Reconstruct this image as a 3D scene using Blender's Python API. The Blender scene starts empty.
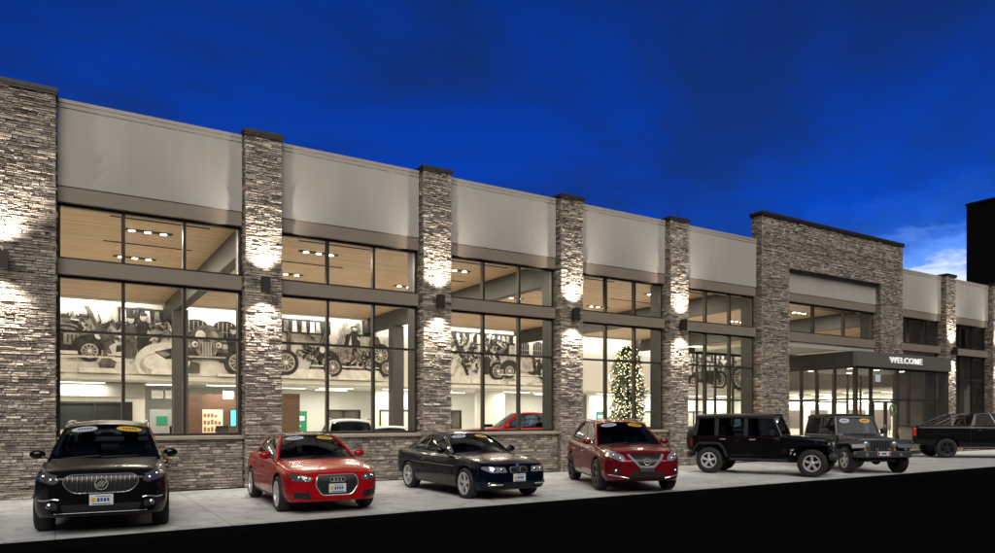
import bpy, bmesh, math, random
from mathutils import Vector, Matrix
from mathutils.bvhtree import BVHTree

R = math.radians
sc = bpy.context.scene
col = sc.collection
random.seed(11)

# ------------------------------------------------------------------ camera
TH = R(31.94)
cam_d = bpy.data.cameras.new('camera')
cam = bpy.data.objects.new('camera', cam_d)
col.objects.link(cam)
cam.location = (0, -18.05, 1.75)
cam.rotation_euler = (R(90), 0, -TH)
cam_d.sensor_width = 36
cam_d.lens = 25.69
cam_d.shift_y = 0.1408
cam_d.clip_start = 0.1
cam_d.clip_end = 3000
sc.camera = cam

sc.render.engine = 'CYCLES'
sc.cycles.use_denoising = True
sc.cycles.max_bounces = 7
sc.cycles.diffuse_bounces = 3
sc.cycles.glossy_bounces = 4
sc.cycles.transmission_bounces = 6
sc.cycles.transparent_max_bounces = 20
sc.cycles.caustics_reflective = False
sc.cycles.caustics_refractive = False
sc.cycles.sample_clamp_indirect = 5
sc.view_settings.view_transform = 'Standard'
sc.view_settings.look = 'None'
sc.view_settings.exposure = 0
sc.view_settings.gamma = 1
sc.view_settings.use_curve_mapping = False

# ------------------------------------------------------------------ dusk sky
FILL_AZ = (-0.27, -0.74)      # direction of the added frontal fill (x, y)
w = bpy.data.worlds.new('World')
sc.world = w
w.use_nodes = True
nt = w.node_tree
nt.nodes.clear()


def N(t, typ, **kw):
    n = t.nodes.new(typ)
    for k, v in kw.items():
        setattr(n, k, v)
    return n


def L(t, a, b):
    t.links.new(a, b)


def ramp(t, stops, interp='LINEAR'):
    n = N(t, 'ShaderNodeValToRGB')
    n.color_ramp.interpolation = interp
    e = n.color_ramp.elements
    while len(e) < len(stops):
        e.new(0.5)
    for i, (p, c) in enumerate(stops):
        e[i].position = p
        e[i].color = (c[0], c[1], c[2], 1) if not isinstance(c, (int, float)) else (c, c, c, 1)
    return n


def mixc(t, blend, fac, a, b):
    n = N(t, 'ShaderNodeMix', data_type='RGBA', blend_type=blend)
    for i, v in ((0, fac), (6, a), (7, b)):
        if hasattr(v, 'is_output'):
            L(t, v, n.inputs[i])
        elif v is not None:
            n.inputs[i].default_value = v if i == 0 else (v[0], v[1], v[2], 1)
    return n.outputs[2]


def mth(t, op, a, b=None, c=None, clamp=False):
    n = N(t, 'ShaderNodeMath', operation=op, use_clamp=clamp)
    for i, v in enumerate((a, b, c)):
        if v is None:
            continue
        if hasattr(v, 'is_output'):
            L(t, v, n.inputs[i])
        else:
            n.inputs[i].default_value = v
    return n.outputs[0]


tc = N(nt, 'ShaderNodeTexCoord')
D_ = tc.outputs['Generated']
sep = N(nt, 'ShaderNodeSeparateXYZ')
L(nt, D_, sep.inputs[0])
# vertical gradient of the blue hour
g = ramp(nt, [(0.0, (.006, .085, .58)), (.12, (.0035, .066, .52)), (.26, (.0025, .055, .50)),
              (.50, (.0022, .035, .29)), (.72, (.001, .008, .06)), (1.0, (.0006, .004, .025))])
L(nt, sep.outputs[2], g.inputs[0])
# brighter towards the afterglow, night behind the viewer
dn = N(nt, 'ShaderNodeVectorMath', operation='DOT_PRODUCT')
L(nt, D_, dn.inputs[0])
dn.inputs[1].default_value = (.62, .78, 0)
az = N(nt, 'ShaderNodeMapRange')
L(nt, dn.outputs['Value'], az.inputs[0])
az.inputs[1].default_value = .34
az.inputs[2].default_value = .74
az.inputs[3].default_value = .035
az.inputs[4].default_value = 1.0
base = mixc(nt, 'MULTIPLY', 1.0, g.outputs[0], az.outputs[0])
# stratus bands, stretched towards the horizon
zz = mth(nt, 'ADD', sep.outputs[2], .22)
cx = mth(nt, 'DIVIDE', sep.outputs[0], zz)
cy = mth(nt, 'DIVIDE', sep.outputs[1], zz)
cmb = N(nt, 'ShaderNodeCombineXYZ')
L(nt, cx, cmb.inputs[0])
L(nt, cy, cmb.inputs[1])
cmb.inputs[2].default_value = 3.1
mp = N(nt, 'ShaderNodeMapping')
L(nt, cmb.outputs[0], mp.inputs[0])
mp.inputs['Rotation'].default_value = (0, 0, R(-25))
mp.inputs['Scale'].default_value = (.75, 1.05, 1)
n1 = N(nt, 'ShaderNodeTexNoise')
L(nt, mp.outputs[0], n1.inputs['Vector'])
n1.inputs['Scale'].default_value = 1.8
n1.inputs['Detail'].default_value = 6
n1.inputs['Roughness'].default_value = .56
n1.inputs['Distortion'].default_value = .35
cr = ramp(nt, [(.38, 0.0), (.62, 1.0)], 'EASE')
L(nt, n1.outputs['Fac'], cr.inputs[0])
cf = mth(nt, 'MULTIPLY', cr.outputs[0], .80)
dark = mixc(nt, 'MULTIPLY', 1.0, base, (2.9, .68, .42))
skyc = mixc(nt, 'MIX', cf, base, dark)
# afterglow: the bright torn gap low on the right
sub = N(nt, 'ShaderNodeVectorMath', operation='SUBTRACT')
L(nt, D_, sub.inputs[0])
sub.inputs[1].default_value = (.884, .438, .140)
scl = N(nt, 'ShaderNodeVectorMath', operation='MULTIPLY')
L(nt, sub.outputs[0], scl.inputs[0])
scl.inputs[1].default_value = (1, 1, 1.75)
ln = N(nt, 'ShaderNodeVectorMath', operation='LENGTH')
L(nt, scl.outputs[0], ln.inputs[0])
n2 = N(nt, 'ShaderNodeTexNoise')
mp2 = N(nt, 'ShaderNodeMapping')
L(nt, D_, mp2.inputs[0])
mp2.inputs['Scale'].default_value = (1, 1, 2.6)
L(nt, mp2.outputs[0], n2.inputs['Vector'])
n2.inputs['Scale'].default_value = 19
n2.inputs['Detail'].default_value = 7
n2.inputs['Roughness'].default_value = .6
nz = mth(nt, 'MULTIPLY_ADD', n2.outputs['Fac'], .13, -.065)
dist = mth(nt, 'ADD', ln.outputs['Value'], nz)
gl = ramp(nt, [(.0, (.92, .95, 1.0)), (.062, (.78, .87, 1.0)), (.088, (.14, .33, .85)),
               (.15, (.010, .06, .24)), (.24, (0, .012, .07)), (.42, (0, 0, 0))])
L(nt, dist, gl.inputs[0])
skyc = mixc(nt, 'ADD', 1.0, skyc, gl.outputs[0])
ten = mixc(nt, 'MULTIPLY', 1.0, skyc, (9.3, 9.3, 9.3))
# a trace of real twilight atmosphere below it
ni = N(nt, 'ShaderNodeTexSky', sky_type='NISHITA', sun_disc=False)
ni.sun_elevation = R(43)
ni.sun_rotation = math.atan2(FILL_AZ[0], FILL_AZ[1])
nis = mixc(nt, 'MULTIPLY', 1.0, ni.outputs[0], (.004, .004, .004))
tot = mixc(nt, 'ADD', 1.0, ten, nis)
bg = N(nt, 'ShaderNodeBackground')
L(nt, tot, bg.inputs[0])
bg.inputs[1].default_value = .1
wo = N(nt, 'ShaderNodeOutputWorld')
L(nt, bg.outputs[0], wo.inputs[0])

# soft frontal fill added in place of lot lamps out of view
sd = bpy.data.lights.new('front_fill', 'SUN')
sd.energy = 2.75
sd.angle = R(46)
sd.color = (1, .95, .88)
so = bpy.data.objects.new('front_fill', sd)
col.objects.link(so)
so.rotation_euler = Vector((FILL_AZ[0], FILL_AZ[1], .74)).to_track_quat('Z', 'Y').to_euler()
so.location = (-20, -30, 30)

# ------------------------------------------------------------------ materials
MATS = {}


def mat(name, color, rough=.5, metal=0.0, var=0.0, vscale=3.0, bump=0.0, bscale=40.0, coat=0.0, spec=.5,
        emit=None, estr=0.0, island=0.0, stretch=(1, 1, 1)):
    if name in MATS:
        return MATS[name]
    m = bpy.data.materials.new(name)
    m.use_nodes = True
    t = m.node_tree
    p = t.nodes['Principled BSDF']
    p.inputs['Base Color'].default_value = (*color, 1)
    p.inputs['Roughness'].default_value = rough
    p.inputs['Metallic'].default_value = metal
    p.inputs['Specular IOR Level'].default_value = spec
    p.inputs['Coat Weight'].default_value = coat
    p.inputs['Coat Roughness'].default_value = .04
    if emit:
        p.inputs['Emission Color'].default_value = (*emit, 1)
        p.inputs['Emission Strength'].default_value = estr
    if var or bump or island:
        t_c = N(t, 'ShaderNodeTexCoord')
        mpn = N(t, 'ShaderNodeMapping')
        L(t, t_c.outputs['Object'], mpn.inputs[0])
        mpn.inputs['Scale'].default_value = stretch
        c = None
        if var:
            nn = N(t, 'ShaderNodeTexNoise')
            L(t, mpn.outputs[0], nn.inputs['Vector'])
            nn.inputs['Scale'].default_value = vscale
            nn.inputs['Detail'].default_value = 8
            nn.inputs['Roughness'].default_value = .62
            lo = [x * (1 - var) for x in color]
            hi = [min(1, x * (1 + var)) for x in color]
            rr = ramp(t, [(.30, lo), (.70, hi)])
            L(t, nn.outputs['Fac'], rr.inputs[0])
            c = rr.outputs[0]
            L(t, c, p.inputs['Base Color'])
            rv = N(t, 'ShaderNodeMapRange')
            L(t, nn.outputs['Fac'], rv.inputs[0])
            rv.inputs[3].default_value = min(1, rough * 1.15)
            rv.inputs[4].default_value = rough * .85
            L(t, rv.outputs[0], p.inputs['Roughness'])
        if bump:
            nb = N(t, 'ShaderNodeTexNoise')
            L(t, mpn.outputs[0], nb.inputs['Vector'])
            nb.inputs['Scale'].default_value = bscale
            nb.inputs['Detail'].default_value = 5
            b = N(t, 'ShaderNodeBump')
            b.inputs['Strength'].default_value = bump
            b.inputs['Distance'].default_value = .02
            L(t, nb.outputs['Fac'], b.inputs['Height'])
            L(t, b.outputs[0], p.inputs['Normal'])
    MATS[name] = m
    return m


def stone_mat():
    m = mat('ledge_stone', (.2, .18, .165), .78)
    t = m.node_tree
    p = t.nodes['Principled BSDF']
    ge = N(t, 'ShaderNodeNewGeometry')
    r1 = ramp(t, [(0, (.15, .127, .114)), (.2, (.29, .246, .214)), (.45, (.40, .343, .294)), (.65, (.32, .272, .238)),
                  (.82, (.48, .415, .35)), (1, (.57, .50, .42))])
    L(t, ge.outputs['Random Per Island'], r1.inputs[0])
    t_c = N(t, 'ShaderNodeTexCoord')
    nn = N(t, 'ShaderNodeTexNoise')
    L(t, t_c.outputs['Object'], nn.inputs['Vector'])
    nn.inputs['Scale'].default_value = 9
    nn.inputs['Detail'].default_value = 7
    nn.inputs['Roughness'].default_value = .65
    r2 = ramp(t, [(.3, .62), (.7, 1.25)])
    L(t, nn.outputs['Fac'], r2.inputs[0])
    c = mixc(t, 'MULTIPLY', 1.0, r1.outputs[0], r2.outputs[0])
    L(t, c, p.inputs['Base Color'])
    nb = N(t, 'ShaderNodeTexNoise')
    mpn = N(t, 'ShaderNodeMapping')
    L(t, t_c.outputs['Object'], mpn.inputs[0])
    mpn.inputs['Scale'].default_value = (1, 1, 2.2)
    L(t, mpn.outputs[0], nb.inputs['Vector'])
    nb.inputs['Scale'].default_value = 22
    nb.inputs['Detail'].default_value = 6
    b = N(t, 'ShaderNodeBump')
    b.inputs['Strength'].default_value = .85
    b.inputs['Distance'].default_value = .035
    L(t, nb.outputs['Fac'], b.inputs['Height'])
    L(t, b.outputs[0], p.inputs['Normal'])
    return m


def glass_mat(name, tint, refl=.06, rough=.0):
    m = bpy.data.materials.new(name)
    m.use_nodes = True
    t = m.node_tree
    t.nodes.clear()
    o = N(t, 'ShaderNodeOutputMaterial')
    tr = N(t, 'ShaderNodeBsdfTransparent')
    tr.inputs[0].default_value = (*tint, 1)
    gl_ = N(t, 'ShaderNodeBsdfGlossy')
    gl_.inputs['Roughness'].default_value = rough
    gl_.inputs[0].default_value = (1, 1, 1, 1)
    lw = N(t, 'ShaderNodeLayerWeight')
    lw.inputs[0].default_value = .5
    f5 = mth(t, 'POWER', lw.outputs['Facing'], 4.0)
    f = mth(t, 'MULTIPLY_ADD', f5, .7, refl, clamp=True)
    mx = N(t, 'ShaderNodeMixShader')
    L(t, f, mx.inputs[0])
    L(t, tr.outputs[0], mx.inputs[1])
    L(t, gl_.outputs[0], mx.inputs[2])
    L(t, mx.outputs[0], o.inputs[0])
    MATS[name] = m
    return m


STONE = stone_mat()
MORTAR = mat('stone_core', (.10, .09, .08), .9)
FASCIA = mat('fascia_render', (.40, .375, .345), .7, var=.05, vscale=1.1, bump=.15, bscale=120, stretch=(1.6, 1, .28))
FASCIA_TRIM = mat('fascia_trim', (.36, .33, .30), .55)
BAND = mat('taupe_metal', (.235, .195, .16), .45, var=.05, vscale=1.5)
BRONZE = mat('dark_bronze', (.045, .038, .032), .42, .3)
CAP = mat('cap_metal', (.035, .03, .028), .5, .2)
CONC = mat('concrete', (.485, .495, .505), .85, var=.16, vscale=.7, bump=.25, bscale=60)
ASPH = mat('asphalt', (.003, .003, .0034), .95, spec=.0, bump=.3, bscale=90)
DARKGREY = mat('dark_grey_paint', (.012, .0115, .0105), .55)
GREYPAINT = mat('steel_grey_paint', (.036, .037, .036), .5)
WOODC = None
CREAM = mat('cream_wall', (.78, .77, .70), .7)
WHITE = mat('white_wall', (.78, .77, .72), .65)
TILE = mat('floor_tile', (.50, .48, .44), .25, var=.06, vscale=2)
BROWNW = mat('brown_wood', (.13, .07, .042), .5, var=.35, vscale=6, stretch=(.3, .3, 6))
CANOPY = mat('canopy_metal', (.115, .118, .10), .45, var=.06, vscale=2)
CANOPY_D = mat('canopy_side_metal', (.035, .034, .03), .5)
SIGNW = mat('white_letters', (.85, .85, .82), .4, emit=(1, 1, .97), estr=.4)
LAMPE = mat('lamp_lens', (.9, .85, .7), .4, emit=(1, .90, .72), estr=14)
TROFE = mat('troffer_lens', (.9, .9, .85), .4, emit=(1, .95, .84), estr=7)
PANE = glass_mat('clear_pane', (.985, .99, .98), .022)
CARGLASS = glass_mat('car_glass', (.44, .50, .56), .010)
DARKGLASS = glass_mat('privacy_glass', (.10, .11, .12), .006)


def wood_ceiling():
    m = mat('plank_ceiling', (.42, .27, .15), .5)
    t = m.node_tree
    p = t.nodes['Principled BSDF']
    t_c = N(t, 'ShaderNodeTexCoord')
    mpn = N(t, 'ShaderNodeMapping')
    L(t, t_c.outputs['Object'], mpn.inputs[0])
    br = N(t, 'ShaderNodeTexBrick')
    L(t, mpn.outputs[0], br.inputs['Vector'])
    br.inputs['Color1'].default_value = (.58, .42, .275, 1)
    br.inputs['Color2'].default_value = (.46, .325, .205, 1)
    br.inputs['Mortar'].default_value = (.22, .13, .07, 1)
    br.inputs['Scale'].default_value = 1
    br.inputs['Brick Width'].default_value = 3.1
    br.inputs['Row Height'].default_value = .17
    br.inputs['Mortar Size'].default_value = .008
    nn = N(t, 'ShaderNodeTexNoise')
    mp2_ = N(t, 'ShaderNodeMapping')
    L(t, t_c.outputs['Object'], mp2_.inputs[0])
    mp2_.inputs['Scale'].default_value = (.5, 14, 1)
    L(t, mp2_.outputs[0], nn.inputs['Vector'])
    nn.inputs['Scale'].default_value = 1.6
    nn.inputs['Detail'].default_value = 6
    rr = ramp(t, [(.3, .8), (.7, 1.18)])
    L(t, nn.outputs['Fac'], rr.inputs[0])
    L(t, mixc(t, 'MULTIPLY', 1.0, br.outputs[0], rr.outputs[0]), p.inputs['Base Color'])
    return m


WOODC = wood_ceiling()


def concrete_detail():
    t = CONC.node_tree
    p = t.nodes['Principled BSDF']
    src = p.inputs['Base Color'].links[0].from_socket
    t_c = N(t, 'ShaderNodeTexCoord')
    br = N(t, 'ShaderNodeTexBrick', offset=0.0)
    L(t, t_c.outputs['Object'], br.inputs['Vector'])
    br.inputs['Color1'].default_value = (1, 1, 1, 1)
    br.inputs['Color2'].default_value = (.93, .93, .93, 1)
    br.inputs['Mortar'].default_value = (.55, .55, .55, 1)
    br.inputs['Scale'].default_value = 1
    br.inputs['Brick Width'].default_value = 2.43
    br.inputs['Row Height'].default_value = 2.0
    br.inputs['Mortar Size'].default_value = .012
    nn = N(t, 'ShaderNodeTexNoise')
    L(t, t_c.outputs['Object'], nn.inputs['Vector'])
    nn.inputs['Scale'].default_value = 2.6
    nn.inputs['Detail'].default_value = 9
    nn.inputs['Roughness'].default_value = .7
    nn.inputs['Distortion'].default_value = .8
    rr = ramp(t, [(.36, .45), (.47, .93), (.75, 1.08)])
    L(t, nn.outputs['Fac'], rr.inputs[0])
    c = mixc(t, 'MULTIPLY', 1.0, src, br.outputs[0])
    L(t, mixc(t, 'MULTIPLY', .8, c, rr.outputs[0]), p.inputs['Base Color'])


concrete_detail()


# ------------------------------------------------------------------ mesh helpers
class MB:
    """collects shapes and links them as ONE mesh object"""

    def __init__(s):
        s.v, s.f = [], []

    def add(s, vs, fs, M=None):
        o = len(s.v)
        s.v += [tuple(M @ Vector(p)) if M else tuple(p) for p in vs]
        s.f += [tuple(i + o for i in f) for f in fs]
        return s

    def box(s, x0, x1, y0, y1, z0, z1, M=None):
        vs = [(x0, y0, z0), (x1, y0, z0), (x1, y1, z0), (x0, y1, z0), (x0, y0, z1), (x1, y0, z1), (x1, y1, z1), (x0, y1, z1)]
        return s.add(vs, [(0, 3, 2, 1), (4, 5, 6, 7), (0, 1, 5, 4), (1, 2, 6, 5), (2, 3, 7, 6), (3, 0, 4, 7)], M)

    def hexa(s, vs):
        return s.add(vs, [(0, 3, 2, 1), (4, 5, 6, 7), (0, 1, 5, 4), (1, 2, 6, 5), (2, 3, 7, 6), (3, 0, 4, 7)])

    def prism(s, pts, axis, d0, d1):
        """2-D outline pushed along an axis; axis y: (x,z), x: (y,z), z: (x,y)"""
        n = len(pts)

        def P(a, b, d):
            return {'y': (a, d, b), 'x': (d, a, b), 'z': (a, b, d)}[axis]
        vs = [P(a, b, d0) for a, b in pts] + [P(a, b, d1) for a, b in pts]
        fs = [tuple(range(n)), tuple(range(2 * n - 1, n - 1, -1))]
        fs += [(i, (i + 1) % n, n + (i + 1) % n, n + i) for i in range(n)]
        return s.add(vs, fs)

    def tube(s, pts, r, n=8, closed=False):
        pts = [Vector(p) for p in pts]
        k = len(pts)
        rs = r if isinstance(r, (list, tuple)) else [r] * k
        o = len(s.v)
        up = None
        for i, p in enumerate(pts):
            if closed:
                d = pts[(i + 1) % k] - pts[i - 1]
            else:
                d = pts[min(i + 1, k - 1)] - pts[max(i - 1, 0)]
            d.normalize()
            if up is None:
                up = Vector((0, 0, 1)) if abs(d.z) < .9 else Vector((1, 0, 0))
            a = d.cross(up).normalized()
            b = a.cross(d).normalized()
            up = b
            for j in range(n):
                q = 2 * math.pi * j / n
                s.v.append(tuple(p + (a * math.cos(q) + b * math.sin(q)) * rs[i]))
        for i in range(k if closed else k - 1):
            i2 = (i + 1) % k
            for j in range(n):
                j2 = (j + 1) % n
                s.f.append((o + i * n + j, o + i * n + j2, o + i2 * n + j2, o + i2 * n + j))
        if not closed:
            s.f.append(tuple(o + j for j in range(n - 1, -1, -1)))
            s.f.append(tuple(o + (k - 1) * n + j for j in range(n)))
        return s

    def lathe(s, prof, axis='z', n=24, M=None, closed=False):
        """profile of (radius, height) turned about an axis"""
        vs, fs = [], []
        k = len(prof)
        for r, h in prof:
            for j in range(n):
                q = 2 * math.pi * j / n
                c, d = r * math.cos(q), r * math.sin(q)
                vs.append({'z': (c, d, h), 'y': (c, h, d), 'x': (h, c, d)}[axis])
        for i in range(k if closed else k - 1):
            i2 = (i + 1) % k
            for j in range(n):
                j2 = (j + 1) % n
                fs.append((i * n + j, i * n + j2, i2 * n + j2, i2 * n + j))
        if not closed:
            fs.append(tuple(range(n - 1, -1, -1)))
            fs.append(tuple((k - 1) * n + j for j in range(n)))
        return s.add(vs, fs, M)

    def ball(s, c, r, n=8, m=6):
        rx, ry, rz = r if isinstance(r, (tuple, list)) else (r, r, r)
        prof = [(math.sin(math.pi * i / m), -math.cos(math.pi * i / m)) for i in range(m + 1)]
        prof[0] = (.001, -1)
        prof[-1] = (.001, 1)
        M = Matrix.Translation(c) @ Matrix.Diagonal((rx, ry, rz, 1))
        return s.lathe(prof, 'z', n, M)

    def grid(s, P, nu, nv, thick=None):
        """P(i,j) -> point; thick: vector or None closes it into a slab"""
        vs = [Vector(P(i / nu, j / nv)) for i in range(nu + 1) for j in range(nv + 1)]
        fs = [(i * (nv + 1) + j, (i + 1) * (nv + 1) + j, (i + 1) * (nv + 1) + j + 1, i * (nv + 1) + j + 1)
              for i in range(nu) for j in range(nv)]
        if thick is not None:
            n = len(vs)
            vs += [p + Vector(thick) for p in vs]
            fs += [tuple(reversed([a + n for a in f])) for f in fs]
            rim = [(i, 0) for i in range(nu)] + [(nu, j) for j in range(nv)] + [(i, nv) for i in range(nu, 0, -1)] + [(0, j) for j in range(nv, 0, -1)]
            ids = [i * (nv + 1) + j for i, j in rim]
            m_ = len(ids)
            fs += [(ids[q], ids[(q + 1) % m_], ids[(q + 1) % m_] + n, ids[q] + n) for q in range(m_)]
        return s.add(vs, fs)

    def build(s, name, m, parent=None, smooth=False, bevel=0.0, sub=0, angle=35):
        me = bpy.data.meshes.new(name)
        me.from_pydata(s.v, [], s.f)
        bm = bmesh.new()
        bm.from_mesh(me)
        bmesh.ops.recalc_face_normals(bm, faces=bm.faces)
        bm.to_mesh(me)
        bm.free()
        me.materials.append(m)
        o = bpy.data.objects.new(name, me)
        col.objects.link(o)
        if parent is not None:
            o.parent = parent
        if smooth:
            for p in me.polygons:
                p.use_smooth = True
            if angle:
                try:
                    me.set_sharp_from_angle(angle=R(angle))
                except Exception:
                    pass
        if bevel:
            b = o.modifiers.new('bevel', 'BEVEL')
            b.width = bevel
            b.segments = 2
            b.limit_method = 'ANGLE'
        if sub:
            q = o.modifiers.new('sub', 'SUBSURF')
            q.levels = sub
            q.render_levels = sub
        return o


def tag(o, label, cat, group=None, kind=None):
    if label:
        o['label'] = label
    if cat:
        o['category'] = cat
    if group:
        o['group'] = group
    if kind:
        o['kind'] = kind
    return o


def thing(name, label, cat, loc=(0, 0, 0), rz=0, group=None):
    o = bpy.data.objects.new(name, None)
    col.objects.link(o)
    o.location = loc
    o.rotation_euler = (0, 0, rz)
    o.empty_display_size = .3
    return tag(o, label, cat, group)


def lamp(name, typ, loc, energy, color, parent=None, size=.2, size_y=None, rot=(0, 0, 0), spot=None, blend=.5, soft=.03):
    d = bpy.data.lights.new(name, typ)
    d.energy = energy
    d.color = color
    if typ == 'AREA':
        d.size = size
        if size_y:
            d.shape = 'RECTANGLE'
            d.size_y = size_y
    if typ == 'SPOT':
        d.spot_size = spot
        d.spot_blend = blend
        d.shadow_soft_size = soft
    o = bpy.data.objects.new(name, d)
    col.objects.link(o)
    o.location = loc
    o.rotation_euler = rot
    if parent is not None:
        o.parent = parent
    return o
# ------------------------------------------------------------------ ground
o = MB().box(-60, 120, -6.05, -.0, -.5, 0).build('pavement', CONC)
tag(o, None, None, kind='structure')
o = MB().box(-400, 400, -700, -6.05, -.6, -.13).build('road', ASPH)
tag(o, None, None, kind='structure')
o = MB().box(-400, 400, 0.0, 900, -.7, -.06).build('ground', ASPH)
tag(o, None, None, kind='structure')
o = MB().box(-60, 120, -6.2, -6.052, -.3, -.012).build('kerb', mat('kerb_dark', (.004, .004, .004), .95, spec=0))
tag(o, None, None, kind='structure')

# ------------------------------------------------------------------ the showroom building
bld = thing('showroom_building', 'long car showroom with ledgestone piers and big lit windows', 'building', (0, 0, 0))


def stones(mb, O, U, Nn, width, z0, z1, holes=(), rnd=random):
    """courses of split stones; each one a chunk of its own length, height and projection"""
    O, U, Nn = Vector(O), Vector(U), Vector(Nn)
    z = z0
    while z < z1 - .02:
        h = rnd.choice((.036, .045, .05, .058, .066, .078))
        if z + h > z1 - .035:
            h = z1 - z
        x = 0.0
        while x < width - .01:
            l = rnd.uniform(.10, .38)
            if h > .056:
                l *= .8
            if x + l > width - .08:
                l = width - x
            blocked = False
            for (a, b, c, d) in holes:
                if z + h * .5 > c and z + h * .5 < d:
                    if x < b - .001 and x + l > a + .001:
                        if x < a - .05:
                            l = a - x
                        else:
                            blocked = True
                            x = b
                        break
            if blocked:
                continue
            d = rnd.uniform(.016, .040) if rnd.random() < .9 else rnd.uniform(.040, .060)
            gp = .002
            ci, cz = min(.012, l * .12), min(.010, h * .18)
            tilt = rnd.uniform(-.010, .010)
            ti2 = rnd.uniform(-.009, .009)
            z_a, z_b = z + gp + rnd.uniform(0, .004), z + h - gp - rnd.uniform(0, .004)

            def P(a, dd, zz_):
                q = O + U * a + Nn * dd
                return (q.x, q.y, zz_)
            xa, xb = x + gp, x + l - gp
            vs = [P(xa, -.03, z_a), P(xb, -.03, z_a), P(xb, -.03, z_b), P(xa, -.03, z_b),
                  P(xa + .002, d * .72, z_a + .002), P(xb - .002, d * .72, z_a + .002), P(xb - .002, d * .72, z_b - .002), P(xa + .002, d * .72, z_b - .002),
                  P(xa + ci, d + tilt - ti2, z_a + cz), P(xb - ci, d - tilt - ti2, z_a + cz), P(xb - ci, d - tilt + ti2, z_b - cz), P(xa + ci, d + tilt + ti2, z_b - cz)]
            fs = []
            for k in (0, 4):
                for q in range(4):
                    q2 = (q + 1) % 4
                    fs.append((k + q, k + q2, k + 4 + q2, k + 4 + q))
            fs.append((8, 9, 10, 11))
            mb.add(vs, fs)
            x += l
        z += h


PIERS = [(-1.76, .04), (3.95, 4.88), (8.79, 9.72), (13.63, 14.56), (18.47, 19.40), (37.46, 38.39), (42.31, 43.24)]
TOP = 8.70


def pier(x0, x1, top=TOP, right=False):
    c = MB().box(x0 + .05, x1 - .05, .05, .50, 0, top - .01)
    core = c.build('stone_pier', MORTAR, bld)
    s_ = MB()
    stones(s_, (x0 + .02, .05, 0), (1, 0, 0), (0, -1, 0), x1 - x0 - .04, 0, top)
    stones(s_, (x0 + .05, .50, 0), (0, -1, 0), (-1, 0, 0), .47, 0, top)
    stones(s_, (x1 - .05, .03, 0), (0, 1, 0), (1, 0, 0), .47, 0, top)
    s_.build('stone_facing', STONE, core)
    cap = MB().box(x0 - .005, x1 + .005, -.02, .60, top, top + .05)
    cap.box(x0 - .02, x1 + .02, -.035, .615, top + .05, top + .14)
    cap.build('pier_cap', CAP, core, bevel=.008)
    # painted stub of the frame behind the stone, seen through the glass
    MB().box(x0 + .0, x1 - .0, .56, 1.02, .05, 6.9).build('frame_column', DARKGREY, core)


for a in PIERS:
    pier(*a)

# entrance tower: two tall piers joined by a stone lintel
TX0, TX1, TL, TR_, TZ, LZ = 23.43, 33.54, 25.15, 31.73, 9.62, 7.74
c = MB()
c.box(TX0 + .05, TL - .05, .05, .50, 0, TZ)
c.box(TR_ + .05, TX1 - .05, .05, .50, 4.66, TZ)
c.box(TL - .05, TR_ + .05, .05, .50, LZ + .05, TZ)
tower = c.build('stone_tower', MORTAR, bld)
s_ = MB()
stones(s_, (TX0 + .02, .05, 0), (1, 0, 0), (0, -1, 0), TX1 - TX0 - .04, 0, TZ, holes=[(TL - TX0 - .02, TR_ - TX0 - .02, -1, LZ), (TR_ - TX0 - .03, 99, -1, 4.55)])
stones(s_, (TX0 + .05, .52, 0), (0, -1, 0), (-1, 0, 0), .50, 0, TZ)
stones(s_, (TX1 - .05, .03, 0), (0, 1, 0), (1, 0, 0), .50, 4.6, TZ)
stones(s_, (TL - .05, .03, 0), (0, 1, 0), (1, 0, 0), .47, 0, LZ)
stones(s_, (TR_ + .05, .50, 0), (0, -1, 0), (-1, 0, 0), .47, 4.6, LZ)
s_.build('stone_facing', STONE, tower)
k_ = MB().box(TX0 - .01, TX1 + .01, -.03, .57, TZ, TZ + .06)
k_.box(TX0 - .03, TX1 + .03, -.05, .59, TZ + .06, TZ + .17)
k_.build('tower_cap', CAP, tower, bevel=.01)
MB().box(TX0, TL, .56, 1.02, .05, 6.9).build('frame_column', DARKGREY, tower)
MB().box(TR_, TX1, .56, 1.02, 4.7, 6.9).build('frame_column', DARKGREY, tower)

BAYS = [(.04, 3.95), (4.88, 8.79), (9.72, 13.63), (14.56, 18.47), (19.40, 23.43), (33.54, 37.46), (38.39, 42.31), (43.24, 45.7)]


def window(x0, x1, z0, z1, y, cols, rows, parent=bld):
    f = .065
    m = MB()
    m.box(x0, x1, y, y + .13, z0, z0 + f)
    m.box(x0, x1, y, y + .13, z1 - f, z1)
    m.box(x0, x0 + f, y, y + .13, z0 + f, z1 - f)
    m.box(x1 - f, x1, y, y + .13, z0 + f, z1 - f)
    for i in range(1, cols):
        xm = x0 + (x1 - x0) * i / cols
        m.box(xm - .036, xm + .036, y - .012, y + .13, z0 + f, z1 - f)
    for zr in rows:
        for i in range(cols):
            xa = x0 + (x1 - x0) * i / cols + (f if i == 0 else .036)
            xb = x0 + (x1 - x0) * (i + 1) / cols - (f if i == cols - 1 else .036)
            m.box(xa, xb, y + .006, y + .12, zr - .03, zr + .03)
    w_ = m.build('window', BRONZE, parent)
    MB().box(x0 + .02, x1 - .02, y + .06, y + .072, z0 + .02, z1 - .02).build('pane', PANE, w_)
    return w_


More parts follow.
